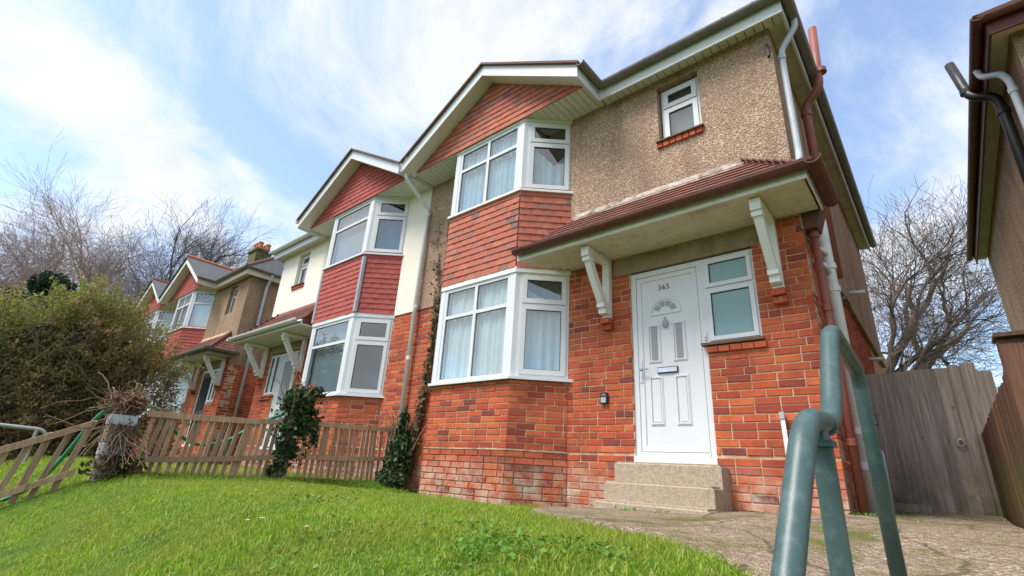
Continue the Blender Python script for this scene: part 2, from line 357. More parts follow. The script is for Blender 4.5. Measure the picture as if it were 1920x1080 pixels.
# ------------------------------------------------------------------ ground
def grid_mesh(name, xs, ys, zf, mat):
    nx, ny = len(xs), len(ys)
    vs = [(x, y, zf(x, y)) for y in ys for x in xs]
    fs = [(j*nx+i, j*nx+i+1, (j+1)*nx+i+1, (j+1)*nx+i) for j in range(ny-1) for i in range(nx-1)]
    me = bpy.data.meshes.new(name); me.from_pydata(vs, [], fs); me.materials.append(MATS[mat]); me.shade_smooth()
    return me
gx = [-900, -300, -120, -60, -35, -24] + list(np.arange(-18, 6.01, .25)) + [9, 15, 30, 70, 200, 900]
gy = [-900, -300, -100, -50, -25, -16, -11] + list(np.arange(-8, 4.01, .2)) + [6, 10, 16, 30, 70, 200, 900]
go = link('ground', grid_mesh('ground', gx, gy, lambda x, y: ground_z(x, y)+(.012*math.sin(x*5.1+y*2.3)*math.sin(y*4.3-x) if -8 < y < -.6 and x < -2.6 else 0), 'soil'), kind='structure')
NE = [(-2.85, -.6), (-2.75, -1.3), (-2.45, -1.85), (-1.95, -2.12), (-1.5, -2.30), (-1.14, -2.48), (-.82, -2.72), (-.6, -2.88), (-.4, -3.1), (-.2, -3.25), (.32, -3.3)]
def near_y(x):
    return float(np.interp(x, [p[0] for p in NE], [p[1] for p in NE]))
pxs = list(np.arange(-2.85, .321, .06))
vs = []; fs = []; nr = 34
for x in pxs:
    y0 = near_y(x)+.05*math.sin(x*13)+.03*math.sin(x*31+1); y1 = -.01 if x < -.71 else 2.62
    for k in range(nr+1):
        w = k/nr; y = y0+(y1-y0)*w
        vs.append((x, y, ground_z(x, y)+.022+.006*math.sin(x*7+y*3)-(.03 if k == 0 else 0)))
for i in range(len(pxs)-1):
    for k in range(nr): fs.append((i*(nr+1)+k, (i+1)*(nr+1)+k, (i+1)*(nr+1)+k+1, i*(nr+1)+k+1))
me = bpy.data.meshes.new('path'); me.from_pydata(vs, [], fs); me.materials.append(MATS['path_concrete']); me.shade_smooth()
link('path', me, kind='structure')
me = grid_mesh('road', [-300, -60, -20, 0, 20, 60, 300], [-16, -13, -10], lambda x, y: -1.70, 'asphalt'); link('road', me, kind='structure')
# ------------------------------------------------------------------ shared pieces
def jig(a): return random.uniform(-a, a)
def brick_mesh(name, mat):
    # 215 x 65 face toward -y, chamfered arris, slightly uneven
    L, Hh, c = .1075, .0325, .005
    f = [(-L+c+jig(.004), jig(.002), -Hh+c+jig(.002)), (L-c+jig(.004), jig(.002), -Hh+c+jig(.002)), (L-c+jig(.004), jig(.002), Hh-c+jig(.002)), (-L+c+jig(.004), jig(.002), Hh-c+jig(.002))]
    e = [(-L+jig(.002), c, -Hh+jig(.002)), (L+jig(.002), c, -Hh+jig(.002)), (L+jig(.002), c, Hh+jig(.002)), (-L+jig(.002), c, Hh+jig(.002))]; k = [(x, .05, z) for x, y, z in e]
    me = bpy.data.meshes.new(name)
    me.from_pydata(f+e+k, [], [(0, 1, 2, 3)]+[((i+1) % 4, i, 4+i, 4+(i+1) % 4) for i in range(4)]+[(4+(i+1) % 4, 4+i, 8+i, 8+(i+1) % 4) for i in range(4)])
    bm = bmesh.new(); bm.from_mesh(me); bmesh.ops.recalc_face_normals(bm, faces=bm.faces); bm.to_mesh(me); bm.free()
    # open at the back, where it sits in the mortar: make sure the face looks out
    if me.polygons[0].normal.y > 0: me.flip_normals()
    me.materials.append(MATS[mat]); return me
BRICKS = [brick_mesh('brick', 'brick') for _ in range(6)]
def tile_mesh(name, mat, w=.163, h=.142, th=.013, kick=.016):
    # hung tile: x across, z down from 0, bottom kicked outwards (-y), slightly cambered
    v = []
    for z, y in ((0, 0), (-h, -kick)):
        for x, cy_ in ((-w/2, 0), (0, -.002), (w/2, 0)):
            v.append((x+jig(.001), y+cy_, z+jig(.0015)))
    o = len(v); v += [(x, y+th, z) for x, y, z in v]
    f = [(0, 3, 4, 1), (1, 4, 5, 2), (o, o+1, o+4, o+3), (o+1, o+2, o+5, o+4), (3, o+3, o+4, 4), (4, o+4, o+5, 5), (0, o, o+3, 3), (2, 5, o+5, o+2), (0, 1, o+1, o), (1, 2, o+2, o+1)]
    me = bpy.data.meshes.new(name); me.from_pydata(v, [], f)
    bm = bmesh.new(); bm.from_mesh(me); bmesh.ops.recalc_face_normals(bm, faces=bm.faces); bm.to_mesh(me); bm.free()
    me.materials.append(MATS[mat]); return me
TILES = {k: [tile_mesh('tile', k) for _ in range(5)] for k in ('hung_tile', 'red_tile')}
def join_instances(name, items, mat, parent, kind='stuff'):
    vs = []; fs = []
    for me, Mx in items:
        o = len(vs); vs += [tuple(Mx @ v.co) for v in me.vertices]; fs += [tuple(o+i for i in p.vertices) for p in me.polygons]
    if not vs: return None
    me = bpy.data.meshes.new(name); me.from_pydata(vs, [], fs); me.materials.append(MATS[mat])
    return link(name, me, parent, kind=kind)
def place(items, limit, name, parent, mat, root_loc, single=True):
    """items: (mesh, matrix). nearest `limit` become objects of their own, the rest one joined part"""
    items = sorted(items, key=lambda it: (it[1].translation+Vector(root_loc)-CAM).length)
    n = limit if single else 0
    for me, Mx in items[:n]:
        o = link(name, me, parent); o.matrix_basis = Mx
    join_instances(name+'s' if not name.endswith('s') else name, items[n:], mat, parent)
def TRS(x, y, z, rz=0, s=(1, 1, 1), rx=0, ry=0):
    return Matrix.Translation((x, y, z)) @ Matrix.Rotation(rz, 4, 'Z') @ Matrix.Rotation(ry, 4, 'Y') @ Matrix.Rotation(rx, 4, 'X') @ Matrix.Diagonal((*s, 1))
def lay_bricks(items, A, B, z0, z1, holes=(), course=.075, ph=0):
    A, B = Vector((*A, 0)), Vector((*B, 0)); d = B-A; L = d.length; d.normalize(); rz = math.atan2(d.y, d.x)
    n = int(round((z1-z0)/course))
    for k in range(n):
        zc = z0+course*(k+.5); off = ((k+ph) % 2)*.1125; s = -off; 
        if random.random() < .12: s -= .056
        while s < L-.02:
            ln = .215 if random.random() > .10 else .1025
            a, b_ = max(s, 0), min(s+ln, L)
            segs = [(a, b_)]
            for h0, h1, hz0, hz1 in holes:
                if hz0 < zc < hz1:
                    ns = []
                    for p, q in segs:
                        if q <= h0 or p >= h1: ns.append((p, q))
                        else:
                            if p < h0: ns.append((p, h0))
                            if q > h1: ns.append((h1, q))
                    segs = ns
            for p, q in segs:
                if q-p < .03: continue
                c = A+d*(p+q)/2; nx, ny = d.y, -d.x
                o = jig(.002)
                items.append((random.choice(BRICKS), TRS(c.x+nx*o, c.y+ny*o, zc+jig(.001), rz+jig(.004), ((q-p)/.215, 1, 1), 0, jig(.004))))
            s += ln+.010
def hang_tiles(items, kind, A, B, z0, z1, gauge=.1, w=.165, clip=None, out=.01):
    A, B = Vector((*A, 0)), Vector((*B, 0)); d = B-A; L = d.length; d.normalize(); rz = math.atan2(d.y, d.x); nx, ny = d.y, -d.x
    n = int(math.ceil((z1-z0)/gauge-.01))
    for k in range(n):
        zb = z0+k*gauge; lo, hi = (0, L) if clip is None else clip(zb)
        s = lo-(k % 2)*w/2 if clip is None else math.floor(lo/w)*w-(k % 2)*w/2
        while s < hi-.015:
            p, q = max(s, lo), min(s+w, hi)
            if q-p > .02:
                c = A+d*(p+q)/2; o = out+jig(.0015)
                items.append((random.choice(TILES[kind]), TRS(c.x+nx*o, c.y+ny*o, zb+.142+jig(.002), rz, ((q-p-.0025)/.163, 1, 1), jig(.012), jig(.006))))
            s += w
def wall_holes(mb, x0, x1, y0, y1, z0, z1, holes):
    xs = sorted({x0, x1, *[min(max(h[i], x0), x1) for h in holes for i in (0, 1)]}); zs = sorted({z0, z1, *[min(max(h[i], z0), z1) for h in holes for i in (2, 3)]})
    for i in range(len(xs)-1):
        run = None
        for j in range(len(zs)-1):
            xm, zm = (xs[i]+xs[i+1])/2, (zs[j]+zs[j+1])/2
            inside = any(h[0] < xm < h[1] and h[2] < zm < h[3] for h in holes)
            if not inside:
                if run is None: run = zs[j]
            if inside or j == len(zs)-2:
                if run is not None:
                    mb.box(xs[i], xs[i+1], y0, y1, run, zs[j] if inside else zs[j+1]); run = None
# ------------------------------------------------------------------ windows
def curtain(parent, W, H_, mat, y=.085, dip=None, name='curtain', x0=0.0):
    mb = MB(); n = max(10, int(W/.018)); ph = random.random()*6; rows = 6
    for i in range(n+1):
        x = W*i/n; dd = .018*math.sin(x*58+ph+1.3*math.sin(x*7))+.012*math.sin(x*23+ph*2)
        top = H_ if dip is None else H_-dip(x/W)
        for k in range(rows+1): mb.v.append((x0+x, y+dd*(1-.25*k/rows), top*k/rows))
    for i in range(n):
        for k in range(rows): mb.f.append((i*(rows+1)+k, (i+1)*(rows+1)+k, (i+1)*(rows+1)+k+1, i*(rows+1)+k+1))
    return mb.build(name, mat, parent, smooth=True, recalc=False)
def window(parent, loc, rz, W, H_, cols, tz, sash=(), fr=.055, mat='upvc', glassmat='window_glass', depth=.07, pane_name='pane', sashw=.05):
    """frame with its lower-left outer corner at loc; x right, y inward, z up. cols: list of column widths (fractions); tz: transom height fraction or None; sash: set of (col,row) with an opening sash"""
    mb = MB()
    mb.box(0, fr, 0, depth, 0, H_); mb.box(W-fr, W, 0, depth, 0, H_); mb.box(fr, W-fr, 0, depth, 0, fr); mb.box(fr, W-fr, 0, depth, H_-fr, H_)
    iw, edges = W-2*fr, [fr]; acc = 0
    mul = .05
    for c in cols[:-1]:
        acc += c; xm = fr+iw*acc; mb.box(xm-mul/2, xm+mul/2, .001, depth-.002, fr, H_-fr); edges += [xm-mul/2, xm+mul/2]
    edges.append(W-fr)
    panes = []
    zt = None if tz is None else fr+(H_-2*fr)*tz
    for ci in range(len(cols)):
        a, b_ = edges[2*ci], edges[2*ci+1]
        if zt is None: rows = [(fr, H_-fr)]
        else:
            mb.box(a, b_, .002, depth-.003, zt-mul/2, zt+mul/2); rows = [(fr, zt-mul/2), (zt+mul/2, H_-fr)]
        for ri, (p, q) in enumerate(rows):
            if (ci, ri) in sash:
                f = sashw
                mb.box(a-.012, a+f, -.016, -.001, p-.012, q+.012); mb.box(b_-f, b_+.012, -.016, -.001, p-.012, q+.012)
                mb.box(a+f, b_-f, -.016, -.001, p-.012, p+f); mb.box(a+f, b_-f, -.016, -.001, q-f, q+.012)
                panes.append((a+f, b_-f, p+f, q-f, .004))
            else: panes.append((a, b_, p, q, .018))
    o = mb.build('window', mat, parent, loc=loc, rz=rz)
    gk = MB()
    for a, b_, p, q, yy in panes:
        pm = MB(); pm.box(a-.004, b_+.004, yy+.004, yy+.012, p-.004, q+.004); pm.build(pane_name, glassmat, o)
        g_ = .008
        gk.box(a, a+g_, yy-.001, yy+.003, p, q); gk.box(b_-g_, b_, yy-.001, yy+.003, p, q); gk.box(a+g_, b_-g_, yy-.001, yy+.003, p, p+g_); gk.box(a+g_, b_-g_, yy-.001, yy+.003, q-g_, q)
    gk.build('gasket', 'gasket', o)
    return o
# ------------------------------------------------------------------ house
def bay_pts(sx, e=0):
    p = [(2.72-1.35*e, 0), (3.25-.41*e, -.48-e), (4.70+.41*e, -.48-e), (5.25+1.35*e, 0)]
    p = [(sx*a, b_) for a, b_ in p]
    return p if sx > 0 else p[::-1]          # left to right as seen from the street
def pipe_joint(mb, p, r, h=.05): mb.tube([(p[0], p[1], p[2]-h/2), (p[0], p[1], p[2]+h/2)], r*1.18, 12)
def half_gutter(mb, p0, p1, r=.06, n=8):
    """half round trough between two points (horizontal)"""
    p0, p1 = Vector(p0), Vector(p1); d = (p1-p0).normalized(); side = Vector((0, 0, 1)).cross(d)
    for rr, flip in ((r, 0),):
        A = []; 
        for P in (p0, p1):
            L_ = []
            for k in range(n+1):
                a = math.pi*k/n; L_.append(P+side*math.cos(a)*r-Vector((0, 0, 1))*math.sin(a)*r)
            for k in range(n, -1, -1):
                a = math.pi*k/n; L_.append(P+side*math.cos(a)*(r-.006)-Vector((0, 0, 1))*math.sin(a)*(r-.006)+Vector((0, 0, .001)))
            A.append([tuple(v) for v in L_])
        mb.loft(*A)
def bracket(parent, x, sxm, top=2.565, mat='white_paint'):
    mb = MB(); w = .045
    mb.box(x-w, x+w, -.085, -.012, 1.80, top)                       # leg against the wall
    mb.box(x-w-.004, x+w+.004, -.56, -.086, top-.07, top-.001)       # arm under the soffit
    # curved strut
    n = 16; outer = []; inner = []
    for k in range(n+1):
        w_ = k/n; y = -.10-.40*w_; z = 1.86+.63*w_; bow = -.060*math.sin(math.pi*w_)*1.0+.022*math.sin(2*math.pi*w_)
        ny, nz = -.84, .54                                            # normal to the strut, away from the wall and up
        cy_, cz = y+.63*bow*1.0, z+.40*bow*-1.0
        hw = .047
        outer.append((cy_-.84*hw, cz-.54*hw)); inner.append((cy_+.84*hw, cz+.54*hw))
    poly = outer+inner[::-1]
    mb.prism_x(poly, x-w+.006, x+w-.006)
    for w_, s in ((.02, .062), (.12, .058), (.86, .058), (.97, .064)):  # stepped mouldings at both ends
        y = -.10-.40*w_; z = 1.86+.63*w_
        bow = -.060*math.sin(math.pi*w_)+.022*math.sin(2*math.pi*w_); y += .63*bow; z -= .40*bow
        mb.prism_x([(y-.066, z-.030), (y+.03, z-.030), (y+.03, z+.022), (y-.066, z+.022)], x-w-.003, x+w+.003)
    o = mb.build('bracket', mat, parent)
    for i, (d, z) in enumerate(((.125, 1.735), (.085, 1.665))):
        c = MB(); c.box(x-w-.012, x+w+.012, -d, .01, z, z+.062); c.build('corbel_brick', 'brick', o)
    return o
def house(root, sx, det, c):
    """root at the foot of the free front corner; u runs from that corner to the party wall. det 2 near, 1 next door, 0 far"""
    RL = root.location
    X = lambda a, b_: (sx*a, sx*b_) if sx > 0 else (sx*b_, sx*a)
    bay = bay_pts(sx)
    z0, zb, zt = -.55, 2.56, 5.06
    brickm = 'brick' if det else 'brick_far'
    hd = (*X(.47, 1.85), .2, 2.345); hdoor = (*X(1.0, 1.85), .2, 2.345); hsl = (*X(.47, 1.0), 1.345, 2.345)
    hlin = (*X(.40, 2.06), 2.345, 2.57); hbay = (*X(2.75, 5.22), -9, 9); hup = (*X(.83, 1.37), 4.0, 4.90)
    # --- brick ground floor
    xa, xb = X(0, 5.9)
    mb = MB(); wall_holes(mb, xa, xb, .007, .25, z0, zb, [hdoor, hsl, hlin, hbay])
    mb.box(*X(0.007, .25), .251, 7.1, z0, zb)
    mb.prism_z([(x, y+.007*(1 if abs(y) > .1 else 0)) for x, y in [(bay[0][0]+.01, .2)]+[(p[0]+(.007 if i < 2 else -.007), p[1]) for i, p in enumerate(bay)]+[(bay[3][0]-.01, .2)]], z0, 1.085)
    mb.box(*X(.25, 5.9), 6.9, 7.09, z0, zt-.01)
    wall = mb.build('brick_wall', 'mortar', root)
    it = []
    holes = [(h[0]-xa, h[1]-xa, h[2], h[3]) for h in (hdoor, hsl, hlin, (*X(2.72, 5.25), -9, 9))]
    lay_bricks(it, (xa, 0), (xb, 0), .28, 2.53, holes); lay_bricks(it, (xa, 0), (xb, 0), -.34, .26, holes, ph=1)
    for i in range(3):
        A, B = bay[i], bay[i+1]
        d = (Vector(B)-Vector(A)).normalized(); nn = Vector((d.y, -d.x))*.012
        lay_bricks(it, A, B, .28, 1.03, ph=i); lay_bricks(it, (A[0]+nn.x, A[1]+nn.y), (B[0]+nn.x, B[1]+nn.y), -.34, .26, ph=i+1)
        s = []; lay_bricks(s, (A[0]+nn.x, A[1]+nn.y), (B[0]+nn.x, B[1]+nn.y), 1.035, 1.085, course=.05)
        it += [(a, m_ @ Matrix.Diagonal((1, 1, .66, 1))) for a, m_ in s]
    # top thin course below the render
    s = []; lay_bricks(s, (xa, 0), (xb, 0), 2.53, 2.56, holes, course=.03); it += [(a, m_ @ Matrix.Diagonal((1, 1, .4, 1))) for a, m_ in s]
    if det or sx < 0:
        # free side wall, seen very obliquely
        if sx < 0: lay_bricks(it, (0, 0.0), (0, 5.0), -.34, .26, ph=1); lay_bricks(it, (0, 0.0), (0, 5.0), .28, 2.38)
        else: lay_bricks(it, (0, 5.0), (0, 0), -.34, .26, ph=1); lay_bricks(it, (0, 5.0), (0, 0), .28, 2.38)
    if det:
        # side window sill of brick headers
        x, xe = X(.40, 1.0)
        k = x+.055
        while k < xe:
            it.append((random.choice(BRICKS), TRS(k, -.032, 1.300, jig(.01), (.50, 1.6, .95)))); k += .113
    if det == 2: place(it, 300, 'brick', wall, brickm, RL)
    elif det == 1: place(it, 220, 'brick', wall, brickm, RL)
    else: place(it, 0, 'brick', wall, brickm, RL, False)
    mb = MB(); mb.box(*X(.40, 2.06), -.004, .2, 2.347, 2.575); mb.build('lintel', 'lintel_concrete', root)
    if det:
        mb = MB(); mb.prism_z([(p[0], p[1]) for p in bay_pts(sx, .016)], .262, .278); mb.build('damp_course', 'mortar', wall)
    # --- render above
    ren = c['render']
    mb = MB(); wall_holes(mb, *X(0, 2.78), -.014, .24, zb, zt, [hup]); mb.build('rendered_wall', ren, root)
    mb = MB(); mb.box(*X(5.19, 5.9), -.014, .24, zb, zt); mb.build('rendered_wall', ren, root)
    mb = MB(); mb.box(*X(-.014, -.0005), -.0135, 7.1, 2.40, zt); mb.build('rendered_wall', ren, root)
    # --- small first-floor window
    x, xe = X(.85, 1.35)
    w = window(root, (x, .075, 4.02), 0, xe-x, .86, [1], .66, {(0, 1), (0, 0)} if det else (), fr=.045)
    if det:
        bl = MB(); bl.box(.03, xe-x-.03, .10, .105, .03, .83); bl.build('blind', c.get('blind', 'grey_blind'), w)
        it = []; k = X(.80, 1.40)[0]+.04
        while k < X(.80, 1.40)[1]-.02: it.append((random.choice(BRICKS), TRS(k, -.045, 3.975, jig(.01), (.33, 1.6, 1.15)))); k += .083
        for me_, mx in it: o = link('sill_brick', me_, w); o.matrix_basis = Matrix.Translation((-x, -.075, -4.02)) @ mx
        sm = MB(); sm.box(-.05, xe-x+.05, -.145, .02, -.006, .012); sm.build('sill', 'roof_tile', w)
    # --- bay: apron, heads, sills, windows
    up = root
    mb = MB(); mb.prism_z([(bay[0][0], .2)]+bay+[(bay[3][0], .2)], 2.60, 3.745); ap = mb.build('bay_apron', 'roof_tile', root)
    it = []; far = []
    vis = (1, 2) if sx < 0 else (0, 1, 2)
    if sx > 0: vis = (1, 2)
    for i in range(3):
        hang_tiles(it if i in vis else far, c['tile'], bay[i], bay[i+1], 2.585, 3.69 if det else 3.70)
    if det: place(it, 300, 'tile', ap, c['tile'], RL); join_instances('tiles', far, c['tile'], ap)
    else: place(it+far, 0, 'tile', ap, c['tile'], RL, False)
    mb = MB(); e = bay_pts(sx, .018); mb.prism_z(e, 3.70, 3.752); mb.build('mortar_fillet', c.get('fillet', 'mortar'), ap)
    if c.get('lead'):
        for i in (1, 2):
            px_, py_ = bay[i]; nd = Vector((px_-sx*3.98, py_-.6)).normalized()*.03
            for k in range(11):
                z = 2.60+k*.1; mb = MB(); cx_, cy_ = px_+nd.x, py_+nd.y
                mb.prism_z([(cx_-.05, cy_+.03), (cx_-.03, cy_-.012), (cx_+.03, cy_-.012), (cx_+.05, cy_+.03)], z, z+.098); mb.build('lead_soaker', 'lead', ap)
    for zz_, th in ((1.09, .035), (3.752, .035)):
        mb = MB(); mb.prism_z(bay_pts(sx, .055), zz_, zz_+th); mb.build('window_sill', 'upvc' if zz_ < 2 or c.get('lead') else 'white_paint', root)
    mb = MB(); mb.prism_z(bay_pts(sx, .02), 2.515, 2.598); mb.build('bay_head', c.get('head', 'white_paint'), root)
    mb = MB(); mb.prism_z(bay_pts(sx, .02), 4.985, 5.045); mb.build('bay_head', c.get('head', 'white_paint'), root)
    for z, H_, fl in ((1.125, 1.39, 0), (3.787, 1.198, 1)):
        for i in (1, 2):
            posts = MB()
            px_, py_ = bay[i]; s = 1 if i == 2 else -1
            posts.prism_z([(px_+s*.006, py_-.006), (px_-s*.085, py_-.006), (px_-s*.07, py_+.08), (px_+s*.0, py_+.1), (px_+s*.062, py_+.062)], z, z+H_)
            posts.build('corner_post', 'upvc', root)
        for i in range(3):
            A, B = Vector(bay[i]), Vector(bay[i+1]); d = (B-A); L = d.length; d.normalize(); rz = math.atan2(d.y, d.x)
            a0, a1 = (.0, .06) if i == 0 else ((.085, .085) if i == 1 else (.06, .0))
            P = A+d*a0; Wd = L-a0-a1
            if i == 1: cols = c['cols']; sash = ()
            else: cols = [1]; sash = {(0, 0), (0, 1)}
            w = window(root, (P.x, P.y, z), rz, Wd, H_, cols, .70, sash if det else (), fr=.05)
            if det:
                vis_right = (i == 2)
                cm = c['curtains'][fl]
                if cm is None: continue
                kind = cm[1] if vis_right else cm[0]
                if kind in ('grey_blind', 'blue_blind'):
                    bl = MB(); bl.box(.02, Wd-.02, .10, .104, .03, H_*(.97 if not vis_right else .70)); bl.build('blind', kind, w)
                elif kind:
                    dip = None
                    if vis_right and fl == 1: dip = lambda q: .30+.38*max(0, 1-abs(q-.62)/.55)
                    if vis_right and fl == 0: dip = (lambda q: .12+.36*q)
                    curtain(w, Wd-.03, H_-.03, kind, x0=.015, dip=dip)
                    if fl == 0 and vis_right:
                        curtain(w, Wd-.03, H_-.03, 'grey_blind', x0=.015, y=.2)
            else:
                bl = MB(); bl.box(.02, Wd-.02, .10, .104, .03, H_*.97); bl.build('blind', 'net_curtain', w)
                if i > 0 or sx > 0:
                    ld = MB(); zt_ = .05+(H_-.1)*.70+.025; hh = H_-.05-zt_; nn = max(3, int(Wd/.12))
                    for k in range(-3, nn+3):
                        for s in (1, -1):
                            xa_, xb_ = Wd*k/nn, Wd*k/nn+s*hh*.8
                            t0, t1 = 0.0, 1.0
                            def cl(xp, xq, lim0, lim1):
                                if xq == xp: return 0, 1
                                u0, u1 = (lim0-xp)/(xq-xp), (lim1-xp)/(xq-xp); return max(0, min(u0, u1)), min(1, max(u0, u1))
                            t0, t1 = cl(xa_, xb_, .05, Wd-.05)
                            if t1-t0 > .05: ld.tube([(xa_+(xb_-xa_)*t0, .012, zt_+hh*t0), (xa_+(xb_-xa_)*t1, .012, zt_+hh*t1)], .006, 4)
                    if ld.v: ld.build('leading', 'lead', w)
    # --- gable over the bay
    uc, hw, zap, zen = 3.98, 1.86, 6.27, 5.16; sl_ = (zap-zen)/hw
    bb = .20
    def barge(mb, y0, y1, dz0, dz1, over=0.0):
        h = hw+over; za = zap
        ze = zap-sl_*h
        for s in (-1, 1):
            mb.loft([(uc, y0, za+dz0), (uc, y0, za+dz1), (uc+s*h, y0, ze+dz1), (uc+s*h, y0, ze+dz0)], [(uc, y1, za+dz0), (uc, y1, za+dz1), (uc+s*h, y1, ze+dz1), (uc+s*h, y1, ze+dz0)])
    mb = MB(sx); barge(mb, -.78, -.752, -bb, 0); gb = mb.build('bargeboard', c['barge'], root)
    mb = MB(sx); barge(mb, -.751, -.49, -bb+.03, -bb+.05); mb.build('verge_soffit', 'soffit_white', root)
    mb = MB(sx); barge(mb, -.83, 3.4, .002, .04, .04); mb.build('gable_roof', c['roof'], root)
    mb = MB(sx); mb.prism_y([(uc-hw+.02, 5.045), (uc+hw-.02, 5.045), (uc, zap-bb+.01)], -.505, -.4915); gw = mb.build('gable_wall', 'roof_tile', root)
    it = []
    tri = lambda z: hw-(z-(zen-bb))/sl_
    xl = sx*uc-hw; 
    def clipg(zb_):
        h = (zap-bb-.0-zb_)/sl_; h = min(h, hw-.02); return (hw-h, hw+h)
    hang_tiles(it, c['tile'], (xl, -.505), (xl+2*hw, -.505), 5.02, zap-bb-.03, clip=clipg, out=.012)
    if det: place(it, 300, 'tile', gw, c['tile'], RL)
    else: place(it, 0, 'tile', gw, c['tile'], RL, False)
    # --- soffits
    if det == 2:
        sf = MB(sx); sf.add([(u_, y_, z_) for z_ in (5.062, 5.075) for u_, y_ in ((-.18, -.2), (2.116, -.2), (2.116, -.485), (5.88, -.485), (5.88, 6.9), (-.18, 6.9))], [(5, 4, 3, 2, 1, 0), (6, 7, 8, 9, 10, 11)]+[(i, (i+1) % 6, 6+(i+1) % 6, 6+i) for i in range(6)]); sfo = sf.build('soffit', 'gasket', root)
        bm_ = MB(); bm_.prism_y([(-.044, 5.045), (.044, 5.045), (.047, 5.060), (-.047, 5.060)], -.49, .0)
        me1 = bm_.mesh('soffit_board', 'soffit_white')
        k = 2.14
        while k < 5.86:
            o = link('soffit_board', me1, sfo); o.location = (sx*(k+.05), 0, 0); k += .1
        bm_ = MB(); bm_.prism_y([(-.044, 5.028), (.044, 5.028), (.047, 5.044), (-.047, 5.044)], -.205, -.002)
        me2 = bm_.mesh('soffit_board', 'soffit_white')
        k = -.18
        while k < 2.1:
            o = link('soffit_board', me2, sfo); o.location = (sx*(k+.05), 0, 0); k += .1
        mb = MB(sx); mb.box(-.18, -.016, -.001, 7.2, 5.03, 5.044); mb.build('soffit', 'soffit_beige', root)
        mb = MB(sx); mb.box(-.18, -.016, -.2, -.002, 5.03, 5.0275+.001); 
    else:
        mb = MB(sx); mb.box(2.13, 5.88, -.49, 0, 5.045, 5.06); mb.box(-.18, 2.12, -.205, 0, 5.028, 5.044); mb.box(-.18, -.016, 0.001, 7.2, 5.03, 5.044); mb.build('soffit', 'soffit_white' if det else 'soffit_beige', root)
    fa = c['fascia']
    mb = MB(sx); mb.box(-.205, 2.115, -.232, -.206, 4.95, 5.14); mb.box(2.116, 2.14, -.75, -.206, 4.95, 5.14); mb.box(-.206, -.182, -.205, 7.2, 4.95, 5.14); mb.build('fascia', fa, root)
    if det: mb = MB(sx); mb.box(5.86, 5.88, -.75, -.02, 5.01, 5.14); mb.build('fascia', fa, root)
    gm = c['gutter']
    mb = MB(sx); half_gutter(mb, (-.265, -.30, 5.15), (2.06, -.30, 5.15)); g1 = mb.build('gutter', gm, root, smooth=False)
    mb = MB(sx); half_gutter(mb, (2.055, -.82, 5.15), (2.055, -.29, 5.15), .055); mb.build('gutter', gm, root)
    mb = MB(sx); half_gutter(mb, (-.265, -.36, 5.151), (-.265, 7.35, 5.151)); g2 = mb.build('gutter', gm, root)
    if det == 2:
        for k in range(7):
            mb = MB(sx); u_ = .05+k*.33; half_gutter(mb, (u_-.012, -.30, 5.152), (u_+.012, -.30, 5.152), .065); mb.build('gutter_clip', gm, g1)
    # --- roof
    mb = MB(sx)
    A, B, C_, D = (-.27, -.30, 5.165), (5.9, -.30, 5.165), (5.9, 7.4, 5.165), (-.27, 7.4, 5.165); E_, F_ = (3.2, 3.55, 8.35), (5.9, 3.55, 8.35)
    a, b_, c_, d_ = [(p[0], p[1], 5.145) for p in (A, B, C_, D)]
    mb.add([A, B, C_, D, E_, F_, a, b_, c_, d_], [(0, 1, 5, 4), (2, 3, 4, 5), (3, 0, 4), (1, 2, 5), (6, 7, 1, 0), (7, 8, 2, 1), (8, 9, 3, 2), (9, 6, 0, 3), (9, 8, 7, 6)])
    mb.build('roof', c['roof'], root)
    mb = MB(sx); mb.tube([A, E_, F_], .05, 6); mb.build('ridge_tile', 'roof_tile', root)
    if det == 0:
        mb = MB(sx); mb.tube([(uc, -.83, zap+.06), (uc, 2.0, zap+.06)], .055, 6); mb.build('ridge_tile', 'terracotta', root)
    # --- porch
    pe = -.64; ul, ur = 3.08, -.19
    mb = MB(sx)
    zE, zT = 2.675, 3.33
    P = [(ur, pe, zE), (ul, pe, zE), (2.60, 0, zT), (.42, 0, zT), (ur, 0.02, zE), (ur, pe, 2.60), (ul, pe, 2.60), (2.72, 0, 2.60), (ur, .02, 2.60)]
    mb.add(P, [(0, 1, 2, 3), (0, 3, 4), (0, 5, 6, 1), (0, 4, 8, 5), (1, 6, 7, 2), (5, 8, 7, 6), (2, 7, 8, 4, 3)])
    po = mb.build('porch', 'roof_tile', root, recalc=True)
    it = []
    nrow = 8; slope = Vector((0, -pe, zT-zE)); sln = slope.length; ang = math.atan2(zT-zE, -pe)
    for k in range(nrow):
        w0 = k/nrow; w1 = min(1, (k+1.25)/nrow)
        uL = ul+(2.60-ul)*w0; uR = ur+(.42-ur)*w0
        s = uR-(k % 2)*.0825
        while s < uL-.03:
            p, q = max(s, uR), min(s+.165, uL)
            if q-p > .03:
                y = pe*(1-w0); zq = zE+(zT-zE)*w0
                it.append((random.choice(TILES[c['tile']]), Matrix.Translation((sx*(p+q)/2, y+.5*.11, zq+.5*.11*math.tan(ang)+.022)) @ Matrix.Rotation(-(math.pi/2-ang), 4, 'X') @ Matrix.Translation((0, 0, .071)) @ Matrix.Diagonal(((q-p-.003)/.163, 1, 1, 1))))
            s += .165
